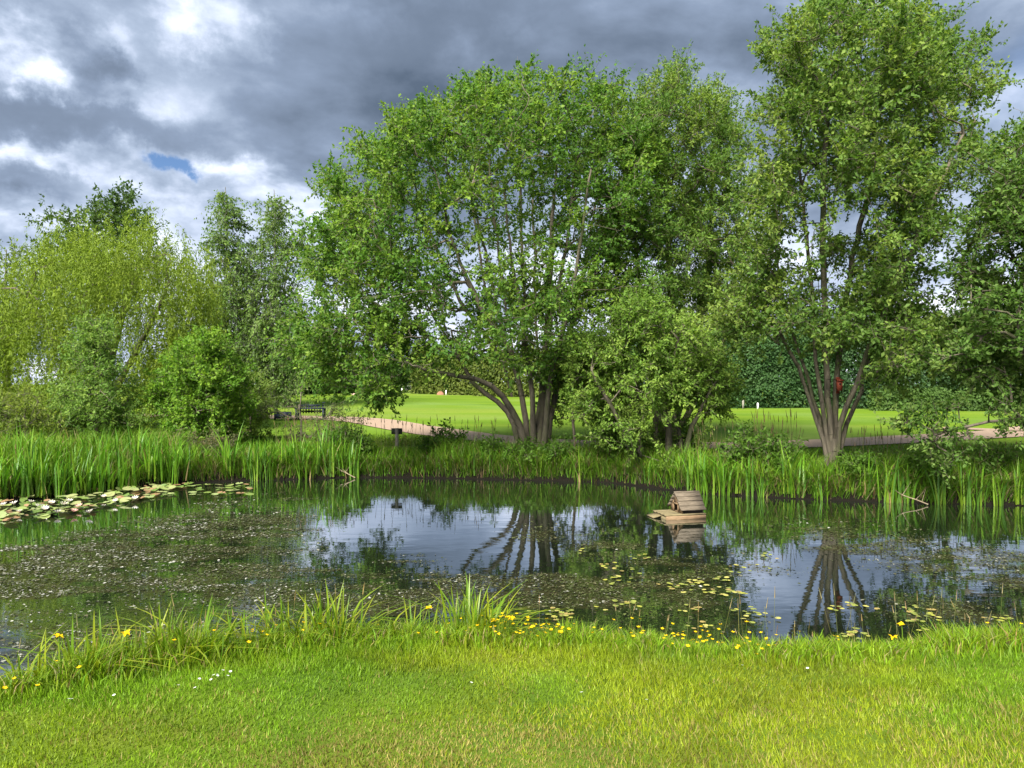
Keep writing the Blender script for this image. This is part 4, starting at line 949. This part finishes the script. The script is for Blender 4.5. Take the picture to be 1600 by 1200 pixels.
flag(670, 951, 'yellow iris flower standing above the low clump left of the tall middle clump'); flag(1409, 977, 'lone yellow iris flower, higher of the two on the right of the near bank'); flag(1396, 996, 'ragged yellow iris flower, lower of the two on the right of the near bank')
flag(92, 994, 'yellow flower on a tall thin stem at the left of the near bank'); flag(800, 966, 'yellow iris flower half hidden right of the tall middle clump'); flag(196, 990, 'small orange yellow flower above the left irises of the near bank')

# ------------------------------------------------------------------ lily pads
def pad_mesh(c, edge_up):
    a = np.linspace(.25, 6.283 - .25, 15); r = 1 + .04 * np.sin(a * 3)
    V = np.concatenate([[[.12, 0, 0]], np.stack([np.cos(a) * r, np.sin(a) * r, edge_up * (.5 + .5 * np.sin(a * 2 + 1))], 1)])
    T = np.array([(0, i_, i_ + 1) for i_ in range(1, 15)])
    return mesh_data('lily_pad', V, T, M_PAD, np.repeat(np.array(c)[None], len(V), 0))
PADS_L = [pad_mesh(c, e) for c, e in (((.14, .20, .04), .05), ((.20, .25, .07), .18), ((.22, .27, .10), .04), ((.10, .16, .03), .28), ((.24, .26, .10), .0), ((.26, .16, .08), .1))]
PADS_C = [pad_mesh(c, e) for c, e in (((.30, .31, .05), .05), ((.22, .25, .05), .08), ((.36, .34, .09), .03), ((.17, .20, .04), .1), ((.28, .22, .07), .05))]
LILY = petals_mesh(9, 1.0, .8, (.80, .76, .72), .5); LILY2 = petals_mesh(6, .6, 1.3, (.78, .70, .52), .5)
Vl, Tl, Cl = join([LILY, LILY2]); LILY_ME = mesh_data('lily_flower', Vl, Tl, M_PETAL, Cl)
LILYP = mesh_data('lily_flower', Vl, Tl, M_PETAL, Cl * np.array([.95, .62, .58]))
def lily_patch(label, pts, rmin, rmax, meshes, tilt, zmax, flowers=(), group=None):
    pts = np.array(pts); c = pts.mean(0)
    root = empty('water_lily', (c[0], c[1], 0)); tag(root, label, 'water lily', group)
    for p in pts:
        o = bpy.data.objects.new('lily_pad', random.choice(meshes)); COL.objects.link(o); o.parent = root
        o.location = (p[0] - c[0], p[1] - c[1], random.uniform(.014, zmax)); s_ = random.uniform(rmin, rmax); o.scale = (s_, s_ * random.uniform(.85, 1.1), s_)
        o.rotation_euler = (random.gauss(0, tilt), random.gauss(0, tilt), random.uniform(0, 6.28))
    for (px, py), pink in flowers:
        q = on_plane(px, py, .05); o = bpy.data.objects.new('lily_flower', LILYP if pink else LILY_ME); COL.objects.link(o); o.parent = root
        o.location = (q[0] - c[0], q[1] - c[1], .05); s_ = random.uniform(.045, .065); o.scale = (s_, s_, s_); o.rotation_euler = (random.gauss(0, .2), random.gauss(0, .2), random.uniform(0, 6))
def poly_pts(n, px0, px1, topf, botf):
    out = []
    while len(out) < n:
        px = random.uniform(px0, px1); a, b = topf(px), botf(px)
        if b <= a: continue
        out.append(on_plane(px, a + (b - a) * random.random(), 0)[:2])
    return out
lily_patch('crowded bed of green water lily pads with white flowers below the left reeds', poly_pts(285, -50, 268, lambda p: 781 - max(0, p) * .085, lambda p: 814 - max(0, p - 60) * .20), .055, .10, PADS_L, .19, .075,
           [((30, 800), 0), ((22, 788), 0), ((48, 785), 0), ((70, 796), 0), ((100, 789), 0), ((108, 784), 0), ((124, 792), 1), ((162, 777), 0), ((211, 780), 0), ((180, 784), 0), ((115, 800), 1), ((60, 792), 0), ((140, 801), 0), ((90, 801), 0), ((5, 790), 0), ((80, 787), 0)])
lily_patch('smaller group of mixed lily pads at the dark gap in the left reeds', poly_pts(52, 262, 392, lambda p: 757, lambda p: 776 if p > 300 else 764), .05, .10, PADS_L, .07, .04)
for n_, px0, px1, y0, y1, lab in [(34, 930, 1130, 880, 930, 'loose group of yellowish lily pads left of the duck house reflection'), (30, 1060, 1180, 905, 945, 'yellowish lily pads in front of the duck house reflection'), (38, 960, 1190, 945, 985, 'yellowish lily pads close to the near bank below the multi-stemmed tree reflection'), (22, 850, 960, 925, 965, 'scattered small lily pads in front of the broad tree reflection'),
                                  (18, 890, 1000, 840, 885, 'pale small lily pads beside the sapling reflection'), (16, 1130, 1240, 870, 920, 'pale floating leaves between the duck house and the grey stems reflection'), (26, 1420, 1590, 925, 985, 'yellowish lily pads at the right side of the pond'), (20, 1330, 1440, 940, 995, 'small lily pads beside the right yellow iris flowers'), (12, 1250, 1360, 915, 960, 'few small lily pads on the grey stems reflection')]:
    cl = [(random.uniform(px0, px1), random.uniform(y0, y1)) for _ in range(max(3, n_ // 6))]
    pts = []
    for _ in range(n_):
        c = random.choice(cl); pts.append(on_plane(c[0] + random.gauss(0, 14), min(max(c[1] + random.gauss(0, 4), y0 - 6), y1 + 6), 0)[:2])
    lily_patch(lab, pts, random.uniform(.017, .02), .029, PADS_C, .05, .022, group='small lily pad groups on the open water')

# ------------------------------------------------------------------ duck house
base = on_plane(1041, 813, 0.0)
duck = empty('duck_house', (base[0], base[1], 0), math.atan2(.15, .624))
tag(duck, 'small wooden duck house with a pitched board roof floating on a raft in the pond', 'duck house')
LX, LY, ZT = .64, .45, .078
for i_ in range(4):
    box_part('plank', (LX + random.uniform(0, .02), LY / 4 - .006, .022), (LX / 2 - random.uniform(0, .01), LY / 8 + i_ * LY / 4, ZT - .011 + random.uniform(-.002, .003)), M_DECK, duck, jit=.002)
box_part('side_board', (LX, .022, .085), (LX / 2, .008, ZT - .066), M_WOOD_NEW, duck); box_part('side_board', (LX, .022, .085), (LX / 2, LY - .008, ZT - .066), M_DECK, duck)
box_part('end_board', (.022, LY - .042, .085), (.012, LY / 2, ZT - .066), M_DECK, duck); box_part('end_board', (.022, LY - .042, .085), (LX - .012, LY / 2, ZT - .066), M_DECK, duck)
ra = -.22; Mr = np.array([[math.cos(ra), 0, math.sin(ra)], [0, 1, 0], [-math.sin(ra), 0, math.cos(ra)]])
box_part('ramp', (.16, LY * .55, .014), (-.05, LY * .64, .028), M_DECK, duck, Mr)
hx0, hx1, hy0, hy1, ez_, rz_ = .27, .615, .035, .415, ZT + .075, ZT + .275
ym = (hy0 + hy1) / 2; th = (.016, 0, 0); dw0, dw1, dh = ym - .075, ym + .075, ZT + .115
def zline(y_): return ez_ + (rz_ - ez_) * (1 - abs(y_ - ym) / (ym - hy0))
fw = hull_part('front_wall', [(hx0, hy0, ZT), (hx0, dw0, ZT), (hx0, dw0, zline(dw0)), (hx0, hy0, ez_)], th, M_WOOD_NEW, duck)
hull_part('front_wall', [(hx0, dw1, ZT), (hx0, hy1, ZT), (hx0, hy1, ez_), (hx0, dw1, zline(dw1))], th, M_WOOD_NEW, duck)
hull_part('gable', [(hx0 - .002, dw0, dh), (hx0 - .002, dw1, dh), (hx0 - .002, dw1, zline(dw1)), (hx0 - .002, ym, rz_), (hx0 - .002, dw0, zline(dw0))], th, M_WOOD_NEW, duck)
df = empty('door_frame', (0, 0, 0)); df.parent = duck
box_part('jamb', (.012, .020, dh - ZT - .002), (hx0 - .010, dw0 - .002, (ZT + dh) / 2), M_WOOD_NEW, df); box_part('jamb', (.012, .020, dh - ZT - .002), (hx0 - .010, dw1 + .002, (ZT + dh) / 2), M_WOOD_NEW, df)
box_part('lintel', (.013, dw1 - dw0 + .03, .020), (hx0 - .010, ym, dh + .011), M_WOOD_NEW, df); box_part('threshold', (.014, dw1 - dw0 - .03, .016), (hx0 + .006, ym, ZT + .009), M_WOOD_NEW, df)
hull_part('back_wall', [(hx1, hy0, ZT), (hx1, hy1, ZT), (hx1, hy1, ez_), (hx1, ym, rz_), (hx1, hy0, ez_)], (-.016, 0, 0), M_WOOD, duck)
box_part('side_wall', (hx1 - hx0 - .036, .014, ez_ - ZT - .004), ((hx0 + hx1) / 2, hy0 + .007, (ZT + ez_) / 2), M_SHADE, duck); box_part('side_wall', (hx1 - hx0 - .036, .014, ez_ - ZT - .004), ((hx0 + hx1) / 2, hy1 - .007, (ZT + ez_) / 2), M_WOOD, duck)  # near wall is coloured black for the shade under the eave
roof = empty('roof', (0, 0, 0)); roof.parent = duck
for sgn in (-1, 1):
    run = ym - hy0 + .035; rise = (rz_ - ez_) / (ym - hy0) * run; sl = math.hypot(run, rise); th_ = math.atan2(rise, run)
    for i_ in range(4):
        u = (i_ + .5) / 4; tl = th_ - .17; yy = ym + sgn * run * u; zz = rz_ + .020 - rise * u
        c_, s_ = math.cos(tl), math.sin(tl) * -sgn
        Mx = np.array([[1, 0, 0], [0, c_, -s_], [0, s_, c_]])
        box_part('roof_board', (hx1 - hx0 + .06 + random.uniform(-.008, .008), sl / 4 + .026, .017), ((hx0 + hx1) / 2 - .005 + random.uniform(-.004, .004), yy, zz + random.uniform(-.001, .002)), M_WOOD, roof, Mx, jit=.0015)

# ------------------------------------------------------------------ small furniture of the golf course
def gpt(px, Y): return ground_at(px, Y)
b = gpt(620, 17.5); sp = empty('tee_sign', b); tag(sp, 'small dark board on a grey wooden post seen from behind on the grass', 'sign')
zt = CAMZ - (669 - 600) / F * 17.5 - b[2]
box_part('post', (.075, .06, zt + .1), (0, 0, zt / 2 - .05), M_GREYPOST, sp); box_part('panel', (.26, .022, .14), (-.005, .045, zt - .075), M_PANEL, sp)

b = gpt(443, 28.2); lb = empty('litter_bin', b, .1); tag(lb, 'square dark navy bin beside the bench across the path', 'bin')
ztb = CAMZ - (642 - 600) / F * 28.2 - b[2]
for s_ in (-1, 1): box_part('side_panel', (.02, .40, ztb - .12), (s_ * .25, 0, ztb / 2 + .02), M_NAVY, lb)
box_part('front_panel', (.48, .02, ztb - .2), (0, -.2, ztb / 2 - .02), M_NAVY, lb); box_part('back_panel', (.48, .02, ztb - .12), (0, .2, ztb / 2 + .02), M_NAVY, lb); box_part('base', (.47, .37, .03), (0, 0, .1), M_NAVY, lb)
for s_ in (-1, 1): box_part('post', (.06, .06, ztb + (.08 if s_ < 0 else -.05)), (s_ * .29, -.12, (ztb + (.08 if s_ < 0 else -.05)) / 2), M_NAVY, lb)

b = gpt(486, 28.4); be = empty('park_bench', b, .08); tag(be, 'dark navy bench with an upright slatted back beside the path', 'bench')
zb = CAMZ - (641 - 600) / F * 28.4 - b[2]
box_part('seat', (1.12, .42, .04), (0, -.1, .44), M_NAVY, be)
for s_ in (-1, 1):
    for y_ in (-.28, .12): box_part('leg', (.06, .06, .42), (s_ * .5, y_, .21), M_NAVY, be)
    box_part('back_post', (.06, .05, zb - .42), (s_ * .5, .14, .42 + (zb - .42) / 2), M_NAVY, be); box_part('armrest', (.06, .44, .03), (s_ * .5, -.08, .66), M_NAVY, be)
box_part('top_rail', (.94, .045, .07), (0, .14, zb - .045), M_NAVY, be); box_part('bottom_rail', (.94, .045, .05), (0, .14, .55), M_NAVY, be)
for i_ in range(9): box_part('slat', (.045, .02, zb - .70), (-.42 + i_ * .105, .14, .58 + (zb - .70) / 2), M_NAVY, be)

for px, Y, h, lab in [(628, 60, .40, 'white marker post farthest left across the fairway'), (649, 60, .34, 'white marker post between the pale fence and the conifer hedge'), (697, 57, .38, 'white marker post in front of the conifer hedge right of the orange earth'), (783, 52, .4, 'white marker post glimpsed between the low limbs of the broad tree'), (1184, 39.4, .32, 'white marker post at the foot of the tall right hedge')]:
    b = gpt(px, Y); r_ = empty('marker_post', b); tag(r_, lab, 'marker post', 'white marker posts on the golf course')
    box_part('post', (.075, .075, h), (0, 0, h / 2 - .03), M_WHITE, r_); V = np.array([[-.0375, -.0375, 0], [.0375, -.0375, 0], [.0375, .0375, 0], [-.0375, .0375, 0], [0, 0, .05]]) + [0, 0, h - .028]
    obj('cap', mesh_data('cap', V, np.array([[0, 1, 4], [1, 2, 4], [2, 3, 4], [3, 0, 4]]), M_WHITE), r_)
b = gpt(1161, 39.6); r_ = empty('marker_post', b); tag(r_, 'dark wooden post at the foot of the tall right hedge', 'marker post'); box_part('post', (.09, .09, .5), (0, 0, .22), M_GREYPOST, r_)
V = np.array([[-.045, -.045, 0], [.045, -.045, 0], [.045, .045, 0], [-.045, .045, 0], [0, 0, .04]]) + [0, 0, .472]; obj('cap', mesh_data('cap', V, np.array([[0, 1, 4], [1, 2, 4], [2, 3, 4], [3, 0, 4]]), M_GREYPOST), r_)

b = gpt(639, 62.5); fe = empty('low_fence', b); tag(fe, 'short pale grey rail fence far across the fairway beside the conifers', 'fence')
for i_ in range(4): box_part('post', (.08, .08, .62), (-.6 + i_ * .4, 0, .28), M_WHITE, fe)
for z_ in (.2, .38, .55): box_part('rail', (1.4, .03, .10), (0, -.06, z_), M_GREYPOST if z_ < .5 else M_WHITE, fe)

b = gpt(688, 57.5); a = np.linspace(0, 6.283, 17)[:-1]; V = []
for rr, zz in ((.28, -.05), (.26, .10), (.17, .20), (.06, .25)): V += [[math.cos(q) * rr * (1 + .12 * math.sin(q * 3 + rr * 9)), math.sin(q) * rr * .8, zz + .03 * math.sin(q * 2)] for q in a]
V = np.array(V + [[0, 0, .27]]); T = []
for r_i in range(3):
    for i_ in range(16): j_ = (i_ + 1) % 16; T += [(r_i * 16 + i_, r_i * 16 + j_, r_i * 16 + 16 + j_), (r_i * 16 + i_, r_i * 16 + 16 + j_, r_i * 16 + 16 + i_)]
T += [(48 + i_, 48 + (i_ + 1) % 16, 64) for i_ in range(16)]
tag(obj('earth_mound', mesh_data('earth_mound', V, np.array(T), M_EARTH), loc=b), 'small heap of orange brown earth in front of the conifer hedge', 'earth heap')
# sand bunker on the far left of the fairway
a = np.linspace(0, 6.283, 33)[:-1]; cx, cy = (575 - 800) / F * 56, 56.0
V = np.stack([cx + np.cos(a) * (1.3 + .2 * np.sin(a * 3)), cy + np.sin(a) * 2.2, np.zeros(32)], 1); V[:, 2] = z_far(V[:, 0], V[:, 1]) + .035
tag(obj('bunker', mesh_data('bunker', np.concatenate([V, [[cx, cy, float(z_far(np.array([cx]), np.array([cy]))[0]) + .035]]]), np.array([(i_, (i_ + 1) % 32, 32) for i_ in range(32)]), plain_mat('bunker_sand', (.50, .34, .27), (.62, .45, .37), 3, .95, .2))), kind='structure')

# red nest box on the tall tree
q = W(1309, 602, YC + .02); nb_ = empty('nest_box', (q[0], q[1] - .06, q[2] - .12)); tag(nb_, 'small red brown nest box fixed to a grey stem of the tall right tree', 'nest box')
box_part('body', (.085, .09, .18), (0, 0, .11), M_RED, nb_); Mt = np.array([[1, 0, 0], [0, math.cos(.3), -math.sin(.3)], [0, math.sin(.3), math.cos(.3)]])
box_part('roof', (.105, .13, .014), (0, -.005, .222), M_RED, nb_, Mt); box_part('back_board', (.07, .014, .30), (0, .058, .12), M_RED, nb_)
a = np.linspace(0, 6.283, 13)[:-1]; V = np.concatenate([[[0, -.0465, .145]], np.stack([np.cos(a) * .018, np.full(12, -.0465), .145 + np.sin(a) * .018], 1)])
obj('entrance_hole_shade', mesh_data('entrance_hole_shade', V, np.array([(0, 1 + i_, 1 + (i_ + 1) % 12) for i_ in range(12)]), M_SHADE), nb_)  # flat disc, the hole's inner shade put into its colour

# dead sticks at the water line
sticks = [(350, 748, .9, 'curved dead branch trailing into the water by the dark gap in the left reeds'), (320, 745, .7, 'pale bare twig arching over the dark gap in the left reeds'), (800, 745, .6, 'dead stick lying at the water edge left of the broad tree'), (1285, 778, .6, 'dead stick in the water below the grey stemmed tree'), (1450, 790, .5, 'pale dead stick poking out of the right bank'), (555, 748, .45, 'pale stick on the water at the right end of the middle reeds')]
for px, py, L_, lab in sticks:
    b = on_plane(px, py, .0); b[2] = .02; a0 = random.uniform(-.5, .5) + (0 if random.random() < .5 else 3.14)
    P_ = catmull([b, b + [math.cos(a0) * L_ * .35, .06, .07], b + [math.cos(a0) * L_ * .7, .16, .13], b + [math.cos(a0) * L_, .12, .22]], .08)
    n_ = len(P_) - 1; r1 = np.linspace(.012, .004, n_ + 1)
    ps = [tube_arrays(P_[:-1], P_[1:], r1[:-1], r1[1:], 5)]
    for q_ in range(3):
        s0 = P_[int(n_ * random.uniform(.2, .8))]; ps.append(tube_arrays([s0], [s0 + np.array([random.uniform(-.2, .2), random.uniform(-.1, .1), random.uniform(.05, .22)])], [.005], [.002], 4))
    V, T, _ = join(ps); tag(obj('dead_branch', mesh_data('dead_branch', V - b, T, M_TWIG), loc=b), lab, 'branch')
